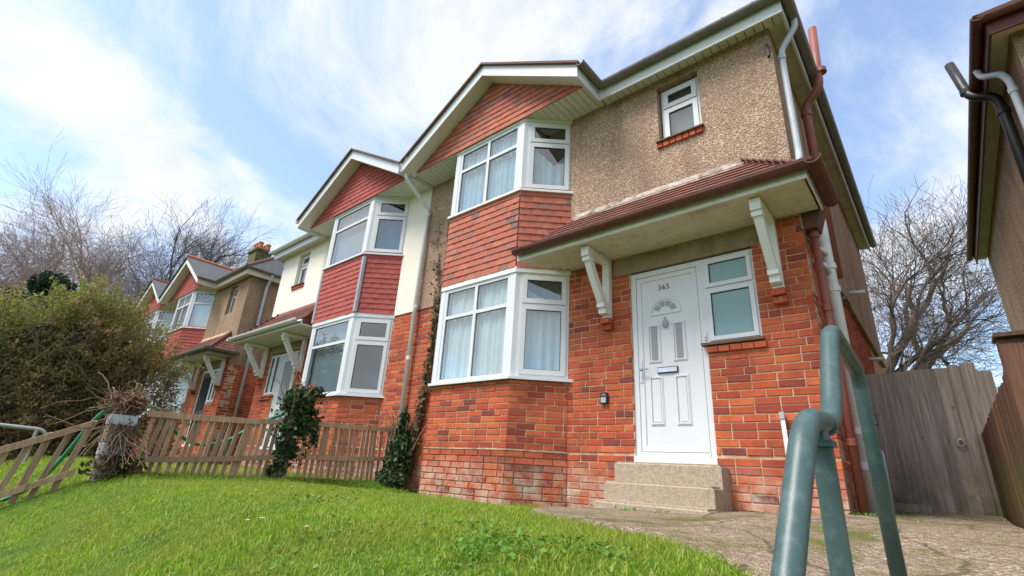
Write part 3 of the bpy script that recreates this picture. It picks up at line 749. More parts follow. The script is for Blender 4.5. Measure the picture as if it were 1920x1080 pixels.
    # hipped end tiles
    for k in range(nrow):
        w0 = k/nrow; y0_, y1_ = pe*(1-w0), .02
        y = y0_
        while y < y1_-.04:
            q = min(y+.165, y1_); uu = ur+(.42-ur)*w0; zq = zE+(zT-zE)*w0; an2 = math.atan2(zT-zE, .61)
            it.append((random.choice(TILES[c['tile']]), Matrix.Translation((sx*(uu+.05), (y+q)/2, zq+.05*math.tan(an2)+.022)) @ Matrix.Rotation(-sx*math.pi/2, 4, 'Z') @ Matrix.Rotation(-(math.pi/2-an2), 4, 'X') @ Matrix.Translation((0, 0, .071)) @ Matrix.Diagonal(((q-y-.003)/.163, 1, 1, 1))))
            y += .165
    join_instances('tiles', it, c.get('ptile', c['tile']), po)
    mb = MB(sx); mb.tube([(ur-.01, pe-.01, zE+.03), (.42, -.005, zT+.03)], .035, 6); mb.build('hip_tile', 'roof_tile', po)
    mb = MB(sx); mb.prism_x([(-.10, zT-.075), (-.012, zT+.07), (-.012, zT-.1)], .42, 2.62); mb.build('flashing', c.get('flash', 'mortar'), po)
    # soffit and fascia of the porch
    if det == 2:
        me_ = MB(); me_.box(0, ul-ur-.05, 0, .083, 0, .014); bmx = None
        for k in range(8):
            y = pe+.02+k*.078
            b0 = MB(sx); e1 = ul-.02-(0 if y < -.48 else (y+.48)*.9)
            b0.box(ur+.02, e1-.01, y, y+.0755, 2.575, 2.592+jig(.001)); b0.build('soffit_board', 'soffit_beige', po)
        sb = MB(sx); sb.box(ur+.005, ul-.4, pe+.01, -.0, 2.5925, 2.5995); sb.build('porch_deck', 'gasket', po)
    else:
        sb = MB(sx); sb.box(ur+.01, ul-.03, pe+.015, -.0, 2.575, 2.599); sb.build('porch_soffit', 'soffit_white', po)
    mb = MB(sx); mb.box(ur-.012, ul, pe-.022, pe-.001, 2.562, 2.672); mb.box(ur-.013, ur-.001, pe-.0005, .03, 2.562, 2.672); mb.build('fascia', c['pfascia'], po)
    mb = MB(sx); half_gutter(mb, (ur-.085, pe-.09, 2.675), (ul-.0, pe-.09, 2.675), .068); g3 = mb.build('gutter', c['pgutter'], po)
    mb = MB(sx); half_gutter(mb, (ur-.085, pe-.158, 2.676), (ur-.085, .10, 2.676), .068); mb.build('gutter', c['pgutter'], po)
    if det:
        for u_ in (ur-.02, .9, 1.9, 2.95):
            mb = MB(sx); half_gutter(mb, (u_-.035, pe-.09, 2.677), (u_+.035, pe-.09, 2.677), .0735); mb.build('gutter_joint', c['pgutter'], g3)
    bracket(po, sx*.26, 1); bracket(po, sx*2.13, 1)
    # --- door set
    x, xe = X(1.0, 1.85); DW = xe-x; DH = 2.13
    mb = MB(); f = .062
    mb.box(0, f, 0, .09, .0, DH); mb.box(DW-f, DW, 0, .09, 0, DH); mb.box(f, DW-f, 0, .09, DH-f, DH); mb.box(-.005, DW+.005, -.045, .09, -.004, .058); mb.box(f, DW-f, -.012, .09, .059, .10)
    df = mb.build('door_frame', 'upvc' , root, loc=(x, .03, .2))
    mb = MB(); l0, l1, b0, b1 = f+.006, DW-f-.006, .106, DH-f-.006
    st = .055
    mb.box(l0, l1, .016, .06, b0, b1)
    mb.box(l0, l0+st, .004, .0155, b0, b1); mb.box(l1-st, l1, .004, .0155, b0, b1); mb.box(l0+st, l1-st, .004, .0155, b0, b0+st); mb.box(l0+st, l1-st, .004, .0155, b1-st, b1)
    dm = c.get('door', 'upvc')
    dr = mb.build('door', dm, root, loc=(x, .03, .2))
    lw, lh = l1-l0, b1-b0
    def rim(a, b_, p, q, t_=.022, y0=.006, nm='moulding'):
        r_ = MB()
        for s0, s1, y_ in ((0, t_*.5, y0+.003), (t_*.5, t_, y0-.004)):
            r_.box(a+s0, a+s1, y_, .0158, p+s0, q-s0); r_.box(b_-s1, b_-s0, y_, .0158, p+s0, q-s0); r_.box(a+s1, b_-s1, y_, .0158, p+s0, p+s1); r_.box(a+s1, b_-s1, y_, .0158, q-s1, q-s0)
        return r_.build(nm, dm, dr)
    if det == 2:
        for fa_, fb_ in ((.155, .375), (.555, .775)):
            xa_, xb_ = l0+lw*fa_, l0+lw*fb_
            o = rim(xa_, xb_, b0+lh*.475, b0+lh*.70)
            gm_ = MB(); gm_.box(xa_+.045, xb_-.045, .008, .0155, b0+lh*.475+.035, b0+lh*.70-.03); gm_.build('pane', 'door_glass', dr)
            o = rim(xa_, xb_, b0+lh*.135, b0+lh*.40); r_ = MB(); r_.box(xa_+.035, xb_-.035, .010, .0155, b0+lh*.135+.035, b0+lh*.40-.035); r_.build('panel', dm, dr)
        # fanlight
        cx_, cz_ = l0+lw*.465, b0+lh*.765
        r_ = MB(); Ro = .185
        def ring(r0, r1, y_, a0=0, a1=math.pi, n=20, mbb=r_):
            for k in range(n):
                aa, ab = a0+(a1-a0)*k/n, a0+(a1-a0)*(k+1)/n
                q = [(cx_+math.cos(t_)*rr, cz_+math.sin(t_)*rr) for t_, rr in ((aa, r0), (aa, r1), (ab, r1), (ab, r0))]
                mbb.prism_y(q, y_, .0158)
        ring(Ro-.02, Ro, .003); ring(Ro-.035, Ro-.021, .008); r_.box(cx_-Ro, cx_+Ro, .003, .0158, cz_-.022, cz_-.001)
        r_.build('fanlight', dm, dr)
        for k in range(4):
            g_ = MB(); a0 = math.pi*(.08+k*.215); ring(.075, .135, .010, a0, a0+math.pi*.17, 5, g_); g_.build('pane', 'door_glass', dr)
        # number
        cu = bpy.data.curves.new('num', 'FONT'); cu.body = '365'; cu.size = .088; cu.extrude = .003; cu.align_x = 'CENTER'; cu.space_character = 1.12
        to = bpy.data.objects.new('num', cu); COL.objects.link(to); bpy.context.view_layer.update()
        nm = bpy.data.meshes.new_from_object(to.evaluated_get(bpy.context.evaluated_depsgraph_get())); bpy.data.objects.remove(to)
        nm.materials.clear(); nm.materials.append(MATS['digit_metal'])
        o = link('house_number', nm, dr); o.location = (cx_, .012, b0+lh*.905); o.rotation_euler = (R(90), 0, 0); o['label'] = 'metal digits reading 365'
        # knocker
        k_ = MB(); kz = b0+lh*.70
        k_.prism_y([(cx_, kz+.075), (cx_+.012, kz+.03), (cx_+.03, kz+.015), (cx_+.03, kz-.01), (cx_+.014, kz-.035), (cx_, kz-.06), (cx_-.014, kz-.035), (cx_-.03, kz-.01), (cx_-.03, kz+.015), (cx_-.012, kz+.03)], -.008, .0158)
        k_.tube(arc((cx_, -.014, kz-.02), .03, R(180), R(360), 10, 'xz'), .006, 6); k_.build('knocker', 'lead', dr)
        # letter box
        r_ = MB(); lz = b0+lh*.43; r_.box(l0+lw*.30, l0+lw*.62, -.001, .0158, lz-.034, lz+.034); lb = r_.build('letter_box', 'gasket', dr)
        r_ = MB(); r_.box(l0+lw*.31, l0+lw*.61, -.010, -.002, lz-.024, lz+.024); r_.build('flap', 'chrome', lb)
        # handle
        r_ = MB(); hz = b0+lh*.43; r_.box(l0+.012, l0+.040, -.006, .0038, hz-.12, hz+.12); r_.tube([(l0+.026, -.005, hz+.02), (l0+.026, -.045, hz+.02), (l0+.13, -.045, hz+.018)], .010, 8); r_.tube([(l0+.026, -.012, hz-.06), (l0+.026, 0, hz-.06)], .014, 10); r_.build('handle', 'chrome', dr)
        r_ = MB(); r_.box(DW-.028, DW-.004, -.014, -.001, 1.22, 1.30); bo = r_.build('door_bell', 'upvc', df); r_ = MB(); r_.tube([(DW-.016, -.019, 1.243), (DW-.016, -.0135, 1.243)], .007, 10); r_.build('bell_button', 'gasket', bo)
    else:
        for p, q in ((.45, .93), (.1, .38)):
            g_ = MB(); g_.box(l0+lw*.2, l1-lw*.2, .005, .0155, b0+lh*p, b0+lh*q); g_.build('pane', 'door_glass' if det else 'dark_room', dr)
        if det == 0: r_ = MB(); r_.box(0, 1, 0, 1, 0, 1)
    # side light
    x, xe = X(.47, 1.0)
    w = window(root, (x, .03, 1.375), 0, xe-x, .955, [1] if det == 2 else [.5, .5], .64 if det == 2 else None, {(0, 0), (0, 1)} if det == 2 else {(0, 0), (1, 0)}, fr=.04, glassmat='frosted_glass' if det == 2 else 'window_glass', sashw=.032)
    if det: mb = MB(); mb.box(-.05, xe-x+.02, -.075, .02, -.028, -.001); mb.build('sill', 'roof_tile' if det == 2 else 'terracotta', w)
    # upper floor and back wall keep the rooms dark
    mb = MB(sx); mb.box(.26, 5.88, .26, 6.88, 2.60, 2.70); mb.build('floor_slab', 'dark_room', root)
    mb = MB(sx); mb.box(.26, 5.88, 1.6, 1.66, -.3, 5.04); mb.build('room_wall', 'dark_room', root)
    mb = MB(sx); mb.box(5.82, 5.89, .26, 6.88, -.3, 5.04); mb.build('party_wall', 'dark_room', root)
    return root
# ------------------------------------------------------------------ the houses
XC = -.70
main = empty('semi_detached_house', (XC, 0, 0), 'brown pebbledashed brick house with white front door numbered 365 and tile-hung bay', 'house')
house(main, -1, 2, dict(render='pebbledash', tile='hung_tile', cols=[.5, .5], curtains=[('net_curtain', 'net_curtain'), ('blue_curtain', 'blue_curtain')], barge='upvc', roof='roof_tile', fascia='upvc', gutter='dark_gutter', pfascia='white_paint', pgutter='brown_plastic', blind='pale_blind', ptile='porch_tile', flash='flashing'))
nb = empty('semi_detached_house', (-12.5, 0, 0), 'cream rendered house with smooth dark red bay tiles and grey lead corner strips', 'house')
house(nb, 1, 1, dict(render='cream_render', tile='red_tile', cols=[1], curtains=[('grey_blind', None), ('grey_blind', 'blue_blind')], barge='upvc', roof='roof_tile', fascia='upvc', gutter='white_pipe', pfascia='upvc', pgutter='white_pipe', ptile='porch_tile', lead=True, fillet='lead', head='upvc', flash='porch_tile'))
th = empty('semi_detached_house', (-14.6, 0, 0), 'brown pebbledashed house with leaded bay window, slate gable roof and orange chimney pots', 'house')
house(th, -1, 0, dict(render='pebbledash_far', tile='red_tile', cols=[.5, .5], curtains=[None, None], barge='white_paint', roof='slate', fascia='soffit_beige', gutter='dark_gutter', pfascia='dark_gutter', pgutter='dark_gutter', ptile='porch_tile', door='black_plastic'))
fo = empty('semi_detached_house', (-26.4, 0, 0), 'far gabled house showing only its white bargeboards over the hedge', 'house')
house(fo, 1, 0, dict(render='pebbledash_far', tile='red_tile', cols=[.5, .5], curtains=[None, None], barge='white_paint', roof='slate', fascia='white_paint', gutter='dark_gutter', pfascia='white_paint', pgutter='dark_gutter'))
rn = empty('semi_detached_house', (1.40, 1.55, -.12), 'pebbledashed house with black vent pipe across the alley from the wooden gate', 'house')
house(rn, 1, 0, dict(render='pebbledash_far', tile='hung_tile', cols=[.5, .5], curtains=[None, None], barge='white_paint', roof='roof_tile', fascia='brown_plastic', gutter='brown_plastic', pfascia='white_paint', pgutter='brown_plastic'))
# chimney of the far pebbledashed house (on the party line)
mb = MB(); mb.box(-6.15, -5.35, 1.75, 2.35, 6.6, 7.95); mb.box(-6.2, -5.3, 1.7, 2.4, 7.951, 8.05); ch = mb.build('chimney', 'moss_stone', th)
for x in (-6.0, -5.75, -5.5):
    for y in (1.9, 2.2):
        mb = MB(); mb.tube([(x, y, 8.04), (x, y, 8.09), (x, y, 8.30), (x, y, 8.33), (x, y, 8.38)], [.115, .10, .085, .105, .10], 12); mb.build('chimney_pot', 'terracotta', ch)
# pipes on the main house (local coordinates: x>0 is outside the free side)
def pipe(root, pts, r, mat, joints=(), name='downpipe', rr=.07, n=12):
    mb = MB(); mb.tube(bezier_round(pts, rr), r, n); o = mb.build(name, mat, root, smooth=True)
    for j in joints:
        k = MB(); k.tube([(j[0], j[1], j[2]-.03), (j[0], j[1], j[2]+.03)], r*1.22, n); k.build('pipe_collar', mat, o, smooth=False)
    return o
p = pipe(main, [(.265, .12, 5.10), (.265, .12, 5.0), (.085, .10, 4.72), (.085, .06, 3.30), (.085, -.02, 3.05)], .034, 'grey_pipe', [(.085, .095, 4.62)])
p = pipe(main, [(.10, 1.25, 2.3), (.10, 1.25, 4.72), (.30, 1.22, 4.92), (.355, 1.22, 5.9)], .052, 'red_brown_pipe', [(.10, 1.25, 4.60), (.10, 1.25, 3.4), (.352, 1.22, 5.16)], 'soil_pipe', .09)
p = pipe(main, [(.075, .16, 2.45), (.075, .16, -.22)], .036, 'red_brown_pipe', [(.075, .16, 2.38), (.075, .16, 1.62), (.075, .16, .42)])
mb = MB(); mb.loft([(.02, .06, 2.42), (.13, .06, 2.42), (.13, .27, 2.42), (.02, .27, 2.42)], [(.0, .02, 2.63), (.19, .02, 2.63), (.19, .30, 2.63), (.0, .30, 2.63)]); mb.build('hopper', 'brown_plastic', main)
p = pipe(main, [(.10, .62, -.22), (.10, .62, 2.75), (.06, .68, 3.0)], .055, 'white_pipe', [(.10, .62, 2.2), (.10, .62, 1.95), (.10, .62, .55), (.10, .62, .25)], 'soil_pipe')
for z, l in ((2.32, .5), (2.12, .42)):
    q = pipe(main, [(.10, .60, z), (.10, l, z+.02), (.0, l-.06, z+.08)], .024, 'white_pipe', (), 'waste_pipe', .05)
q = pipe(main, [(.0, 1.0, .42), (.17, 1.0, .42), (.17, 1.0, .30), (.17, .95, -.2)], .05, 'grey_pipe', (), 'waste_pipe', .08)
for y, z in ((3.2, 2.75), (4.3, 2.0)):
    q = pipe(main, [(0.0, y, z), (.20, y, z-.01)], .028, 'white_pipe', (), 'overflow_pipe')
mb = MB(); mb.box(.0, .09, 1.9, 2.2, 2.25, 2.29); mb.box(-.0, .05, 0.3, 6.9, 2.36, 2.395); mb.build('render_stop', 'lintel_concrete', main)
mb = MB(); mb.box(-.035, -.012, -.055, -.0145, 4.60, 4.78); mb.build('vent_cover', 'black_plastic', main)
# shared downpipe at the party line, belongs to the cream house (local x = world + 12.5)
p = pipe(nb, [(5.92, -.66, 5.02), (5.92, -.64, 4.90), (5.95, -.09, 4.50), (5.95, -.075, -.1)], .038, 'white_pipe', [(5.95, -.076, 4.40), (5.95, -.075, 2.6), (5.95, -.075, 1.7), (5.95, -.075, .62)])
mb = MB(); mb.loft([(5.82, -.74, 5.0), (6.0, -.74, 5.0), (6.0, -.58, 5.0), (5.82, -.58, 5.0)], [(5.76, -.80, 5.22), (6.06, -.80, 5.22), (6.06, -.53, 5.22), (5.76, -.53, 5.22)]); mb.build('hopper', 'upvc', nb)
# pipes on the far pebbledashed house
p = pipe(th, [(.265, .45, 5.1), (.24, .45, 5.0), (.08, .45, 4.78), (.08, .45, -.2)], .04, 'grey_pipe', [(.08, .45, 2.9)])
# pipes on the house over the alley (x<0 is toward the alley)
p = pipe(rn, [(-.265, .55, 5.1), (-.25, .55, 4.98), (-.12, .35, 4.80), (-.085, .3, 4.65), (-.085, .3, 2.4)], .036, 'grey_pipe', [(-.085, .3, 4.5)])
p = pipe(rn, [(-.40, 1.15, 5.75), (-.35, 1.05, 5.22), (-.33, 1.0, 5.06), (-.12, .95, 4.90), (-.10, .95, 4.70), (-.10, .95, 2.2)], .055, 'black_plastic', [(-.10, .95, 4.66), (-.345, 1.03, 5.16)], 'soil_pipe', .08)
# ------------------------------------------------------------------ front steps
st = empty('front_steps', (-2.07, -.4, -.25), 'three worn concrete steps leading up to the white front door', 'steps')
for k, (y1, zt_) in enumerate(((-.21, .19), (-.42, .0), (-.63, -.175))):
    xl_, xr_ = ((-2.68, -1.60), (-2.685, -1.605), (-2.68, -1.585))[k]; w = (xr_-xl_)/2; xo = (xl_+xr_)/2+2.07
    bm = bmesh.new(); bmesh.ops.create_cube(bm, size=1)
    zl = -.6
    for v in bm.verts: v.co = Vector((v.co.x*2*w+xo, (y1+.4) + (v.co.y+.5)*(.0-y1 - .003*k), (zl if v.co.z < 0 else zt_)+.25))
    bmesh.ops.bevel(bm, geom=[e for e in bm.edges if all(v.co.z > zl+.3 for v in e.verts)], offset=.022, segments=3, affect='EDGES')
    me = bpy.data.meshes.new('step'); bm.to_mesh(me); bm.free(); me.materials.append(MATS['concrete']); link('step', me, st)
# ------------------------------------------------------------------ key safe, gate lock, grey bar
ks = empty('key_safe', (-2.90, 0, .81), 'small grey key safe fixed to the brick wall left of the white door', 'key safe')
mb = MB(); mb.prism_y([(-.04, 0), (.04, 0), (.045, .02), (.045, .11), (.035, .128), (-.035, .128), (-.045, .11), (-.045, .02)], -.035, .004); mb.build('case', 'black_plastic', ks)
mb = MB(); mb.box(-.032, .032, -.046, -.036, .012, .072); mb.build('cover', 'galvanised', ks); mb = MB(); mb.tube(arc((0, -.04, .085), .018, 0, math.pi, 8, 'xz'), .007, 6); mb.build('shackle', 'galvanised', ks)
# ------------------------------------------------------------------ side gate and fences
GY = 2.5
gt = empty('side_gate', (-.1, GY, -.14), 'weathered grey boarded wooden gate closing the side alley', 'gate')
k = -.58; i = 0
while k < .52:
    w = .118+jig(.006); yy = 0 if k < .22 else -.02
    top = 1.56+.03*(k+.6)+jig(.006) if k < .26 else 1.62+.0*k-(.10 if k > .37 else 0)
    mb = MB(); h = top; mb.box(0, w+.006, 0, .022, .02+jig(.004), h); o = mb.build('board', 'grey_wood', gt, loc=(k, yy+(i % 2)*.004, 0)); k += w; i += 1
for z in (.25, 1.25): mb = MB(); mb.box(-.5, .4, .023, .07, z, z+.1); mb.build('ledge', 'grey_wood', gt)
mb = MB(); mb.box(.255, .345, -.045, -.021, .0, 1.60); mb.build('post', 'grey_wood', gt)
mb = MB(); mb.box(-.60, -.49, -.05, -.001, .0, 1.53); mb.build('post', 'grey_wood', gt)
mb = MB(); mb.tube(arc((.205, -.03, .745), .033, 0, 2*math.pi, 16, 'xz'), .007, 6, False); mb.tube([(.205, -.03, .785), (.205, 0, .785)], .012, 8); mb.build('ring_handle', 'galvanised', gt)
gl = empty('keypad_lock', (-.635, GY-.06, .80), 'small grey keypad lock mounted on the left board of the gate', 'lock')
mb = MB(); mb.box(-.035, .035, -.03, .01, 0, .115); mb.build('case', 'black_plastic', gl); mb = MB(); mb.box(-.026, .026, -.038, -.031, .012, .10); mb.build('face_plate', 'galvanised', gl); mb = MB(); mb.box(-.016, .016, -.041, -.0385, .05, .085); mb.build('keypad', 'black_plastic', gl)
sf = empty('side_fence', (.30, .5, -.2), 'dark brown boarded fence running along the alley up to the gate', 'fence')
y = -1.75+.0; k = -2.05
while k < 1.88:
    w = .125+jig(.006); yc = k+.5; z = .86+.035*yc*.4+jig(.012)
    mb = MB(); g_ = ground_z(.3, yc)+.2-.02
    mb.box(-.012, .012, 0, w+.004, g_, z); mb.build('board', 'dark_wood', sf, loc=(.004*(int(k*100) % 2)+jig(.002), k, 0)); k += w
for z in (.2, .72): mb = MB(); mb.box(.013, .06, -1.95, 1.88, z, z+.08); mb.build('rail', 'dark_wood', sf)
mb = MB(); mb.prism_x([(-2.18, -.3), (-2.06, -.3), (-2.06, .93), (-2.09, .97), (-2.15, .97), (-2.18, .93)], -.02, .10); mb.build('post', 'dark_wood', sf)
mb = MB(); mb.box(-.03, .11, -2.2, -2.04, .971, .99); mb.build('post_cap', 'dark_wood', sf)
gb = empty('metal_bar', (-1.05, -.12, -.2), 'thin pale grey metal bar leaning upright against the brick wall', 'bar')
mb = MB(); mb.loft([(-.018, -.02, -.02), (.018, -.02, -.02), (.018, -.012, -.02), (-.018, -.012, -.02)], [(-.055, .085, .84), (-.019, .085, .84), (-.019, .093, .84), (-.055, .093, .84)]); mb.build('bar', 'white_pipe', gb)
mb = MB(); mb.box(-.058, -.016, .070, .098, .80, .86); mb.build('end_cap', 'galvanised', gb)
# low timber sleeper at the wall foot by the gate
sp = empty('timber_sleeper', (-.45, 1.3, ground_z(-.45, 1.3)), 'short weathered timber edging block on the path by the drainpipes', 'sleeper')
mb = MB(); mb.box(-.22, .22, -.06, .06, 0, .11); mb.build('block', 'grey_wood', sp)
# ------------------------------------------------------------------ handrail
HX = -.22
hr = empty('handrail', (HX, -3.2, ground_z(HX, -3.2)), 'thick green painted tubular handrail rising beside the path in front of the house', 'handrail')
hz = ground_z(HX, -3.2)
L = lambda y, z, x=0: (x, y+3.2, z-hz)
mb = MB(); mb.tube(bezier_round([L(-4.45, -.85, -.10), L(-3.97, -.135, -.03), L(-3.80, .145), L(-3.47, .17), L(-3.22, .495), L(-2.68, .455), L(-2.62, ground_z(HX, -2.6)-.05)], .085, 8), .0255, 20); mb.build('rail', 'green_paint', hr, smooth=True)
mb = MB(); mb.box(-.020, .020, .0-.47-.006, -.47+.034-.01, ground_z(HX, -3.66)-.05-hz, .105-hz); mb.build('post', 'green_paint', hr)
mb = MB(); mb.box(-.026, .026, -.49, -.43, .098-hz, .112-hz); mb.tube([(0, -.46, .11-hz), (0, -.46, .155-hz)], [.02, .014], 10); mb.build('bracket_plate', 'green_paint', hr)
mb = MB(); mb.tube([L(-3.60, .155), L(-3.575, .1565)], .0285, 20); mb.build('weld_collar', 'green_paint', hr)
hr2 = empty('handrail', (-11.6, -3.8, ground_z(-11.6, -3.8)), 'thin grey tubular handrail beside the neighbouring lawn in front of the hedge', 'handrail')
hz2 = ground_z(-11.6, -3.8)
mb = MB(); mb.tube(bezier_round([(0, -1.6, -.1-hz2-.6), (0, -.5, .28-hz2), (0, .25, .25-hz2), (0, .32, -.05)], .14, 6), .03, 10); mb.build('rail', 'galvanised', hr2, smooth=True)
mb = MB(); mb.tube([(0, .12, .26-hz2), (0, .12, -.05)], .028, 8); mb.build('post', 'galvanised', hr2)
# ------------------------------------------------------------------ picket fences on the boundary
FX = -6.6
def picket(parent, loc, h, w, lean, tilt, mat='picket_wood'):
    mb = MB(); mb.loft([(-.009, -w/2, 0), (.009, -w/2, 0), (.009, w/2, 0), (-.009, w/2, 0)], [(-.009, -w/2+lean, h), (.009, -w/2+lean, h), (.009, w/2+lean, h-jig(.012)), (-.009, w/2+lean, h-jig(.012))])
    o = mb.build('picket', mat, parent, loc=loc); o.rotation_euler = (0, tilt, 0); return o
def rail(parent, p0, p1, h=.06, t_=.032, nm='rail', sag=0):
    n = 8; mb = MB(); A = []
    pts = [Vector(p0).lerp(Vector(p1), k/n)-Vector((0, 0, sag*math.sin(math.pi*k/n))) for k in range(n+1)]
    for i in range(n):
        a, b_ = pts[i], pts[i+1]
        mb.loft([(a.x-t_/2, a.y, a.z-h/2), (a.x+t_/2, a.y, a.z-h/2), (a.x+t_/2, a.y, a.z+h/2), (a.x-t_/2, a.y, a.z+h/2)], [(b_.x-t_/2, b_.y, b_.z-h/2), (b_.x+t_/2, b_.y, b_.z-h/2), (b_.x+t_/2, b_.y, b_.z+h/2), (b_.x-t_/2, b_.y, b_.z+h/2)])
    return mb.build(nm, 'picket_wood', parent)
def fence(y0, y1, top0, top1, low0, low1, n, label, lean, wid=.046, below=.0, jit=.015, over=.02):
    yc = (y0+y1)/2; zc = ground_z(FX, yc); f = empty('picket_fence', (FX, yc, zc), label, 'fence', None)
    rail(f, (0.03, y0-yc, top0-zc), (0.03, y1-yc, top1-zc), .065, sag=.012); rail(f, (.03, y0-yc, low0-zc), (.03, y1-yc, low1-zc), .06, sag=.01)
    for k in range(n):
        w = (k+.5)/n; y = y0+(y1-y0)*w+jig(.012); t_ = top0+(top1-top0)*w+over+jig(jit); g_ = ground_z(FX, y)-.02+below
        picket(f, (0, y-yc-lean*.5, g_-zc), t_-g_, wid+jig(.005), lean+jig(.03), jig(.02))
    return f
f1 = fence(-3.42, -1.95, .395, .46, -.08, .03, 18, 'leaning brown picket fence section between the ivy posts on the boundary', .06)
f2 = fence(-1.62, -.12, .50, .545, .055, .12, 17, 'upright brown picket fence section meeting the house wall by the white downpipe', .0, .043)
f3 = fence(-4.75, -3.86, -.20, .235, -.62, -.22, 7, 'broken picket fence section sloping down the bank beside the overgrown pillar', .12, .05, jit=.05, over=.06)
# ------------------------------------------------------------------ leaves, vines
def leaves_mesh(name, pts, size, mat, nrm=None, var=.5, shape='leaf'):
    """many small leaf faces (two triangles folded along the midrib) at pts"""
    n = len(pts); pts = np.asarray(pts, dtype=np.float64)
    d = rng.normal(size=(n, 3)); d /= np.linalg.norm(d, axis=1)[:, None]
    e = rng.normal(size=(n, 3)); 
    if nrm is not None: 
        nn = np.asarray(nrm)+.6*rng.normal(size=(n, 3)); nn /= np.linalg.norm(nn, axis=1)[:, None]
        d = np.cross(nn, e); d /= np.linalg.norm(d, axis=1)[:, None]; w = np.cross(nn, d)
    else:
        w = np.cross(d, e); w /= np.linalg.norm(w, axis=1)[:, None]; nn = np.cross(d, w)
    s = size*(1-var+2*var*rng.random(n))[:, None]
    a = pts-d*s*.5; c = pts+d*s*.6; l = pts+w*s*.38+nn*s*.10; r = pts-w*s*.38+nn*s*.10
    V = np.stack([a, l, c, r], 1).reshape(-1, 3)
    F = (np.arange(n)*4)[:, None]+np.array([0, 1, 2, 0, 2, 3])[None, :]; F = F.reshape(-1, 3)
    return np_mesh(name, V, F, mat)
def np_mesh(name, V, F, mat, smooth=False):
    me = bpy.data.meshes.new(name); me.vertices.add(len(V)); me.vertices.foreach_set('co', V.astype(np.float32).ravel())
    k = F.shape[1]; me.loops.add(F.size); me.loops.foreach_set('vertex_index', F.astype(np.int32).ravel()); me.polygons.add(len(F))
    me.polygons.foreach_set('loop_start', np.arange(0, F.size, k, dtype=np.int32))
    me.update(calc_edges=True); me.validate(); me.materials.append(MATS[mat]); return me
def stalks(name, lines, mat, parent, n=4, kind='stuff'):
    mb = MB()
    for pts, r in lines: mb.tube(pts, r, n, False)
    return mb.build(name, mat, parent, recalc=False, kind=kind, smooth=True)
def wander(p, d, L, seg, amp, up=0.0):
    p = Vector(p); d = Vector(d).normalized(); out = [tuple(p)]
    for k in range(seg):
        d = (d+Vector((jig(amp), jig(amp), jig(amp)+up))).normalized(); p = p+d*L/seg; out.append(tuple(p))
    return out
def blob_points(n, c, r, shell=.55):
    d = rng.normal(size=(n, 3)); d /= np.linalg.norm(d, axis=1)[:, None]
    rad = (shell+(1-shell)*rng.random(n))[:, None]; 
    return np.asarray(c)+d*rad*np.asarray(r)
# rotten post wrapped in ivy
iv = empty('ivy_bush', (FX, -1.80, ground_z(FX, -1.8)), 'dark green ivy bush smothering the fence post between the two picket sections', 'ivy'); zi = ground_z(FX, -1.8)
P = np.concatenate([blob_points(1500, (0, .05, .95), (.20, .22, .22), .35), blob_points(900, (.02, .12, .72), (.2, .25, .22), .4), blob_points(900, (0, .0, .40), (.15, .14, .36), .4), blob_points(350, (0, -.08, .08), (.14, .14, .14), .3), blob_points(160, (.02, .26, 1.12), (.10, .14, .10), .2), blob_points(120, (.0, .35, .55), (.06, .1, .2), .2), blob_points(420, (0, .05, .65), (.32, .36, .62), .5)])
link('leaves', leaves_mesh('leaves', P, .052, 'ivy_leaf'), iv, kind='stuff')
mb = MB(); mb.box(-.05, .05, -.05, .05, -.1, .95); mb.build('post', 'picket_wood', iv)
mb = MB(); mb.box(-.07, .07, -.12, .05, -.1, .06); mb.build('concrete_foot', 'concrete', iv)
stalks('stem', [(wander((jig(.1), jig(.1), .75), (jig(.5), jig(.6)+.2, 1), .55+jig(.15), 5, .25), .006) for _ in range(14)], 'twig', iv)
mb = MB(); mb.tube([(.12, .10, 1.13), (.12, .10, 1.15), (.12, .10, 1.19)], [.012, .028, .020], 8); mb.build('flower', 'rose', iv)
# ivy at the house corner and the creeper on the wall
iv2 = empty('ivy_bush', (-6.35, -.22, ground_z(-6.35, -.2)), 'dark ivy clump at the foot of the wall beside the brick bay', 'ivy')
P = np.concatenate([blob_points(1100, (.0, .05, .62), (.17, .13, .32), .3), blob_points(1100, (.08, .0, .35), (.26, .20, .34), .35), blob_points(350, (-.02, .08, .95), (.09, .08, .15), .3), blob_points(500, (.1, -.1, .1), (.34, .2, .14), .3)])
link('leaves', leaves_mesh('leaves', P, .055, 'ivy_leaf'), iv2, kind='stuff')
stalks('stem', [(wander((jig(.15), jig(.1), 0), (jig(.3), jig(.2), 1), 1.0+jig(.2), 6, .2), .007) for _ in range(14)], 'twig', iv2)
cr = empty('wall_creeper', (-6.15, -.02, -.2), 'half dead creeper climbing the wall between the bays up to the eaves', 'creeper')
spine = [(-6.2, .0), (-6.12, .76), (-6.05, 1.41), (-5.98, 2.1), (-6.02, 2.67), (-6.15, 3.4), (-6.25, 4.1)]
pts = []; nrm = []
for i in range(len(spine)-1):
    a, b_ = spine[i], spine[i+1]; dens = [300, 260, 260, 220, 50, 20][i]; wd = [.08, .065, .07, .075, .10, .14][i]
    for k in range(dens):
        w = random.random(); pts.append((a[0]+(b_[0]-a[0])*w+random.gauss(0, wd*.6)+6.15, -.02-abs(random.gauss(0, .035)), a[1]+(b_[1]-a[1])*w+.2)); nrm.append((0, -1, .2))
link('leaves', leaves_mesh('leaves', pts, .05, 'creeper_leaf', nrm), cr, kind='stuff')
ln = []
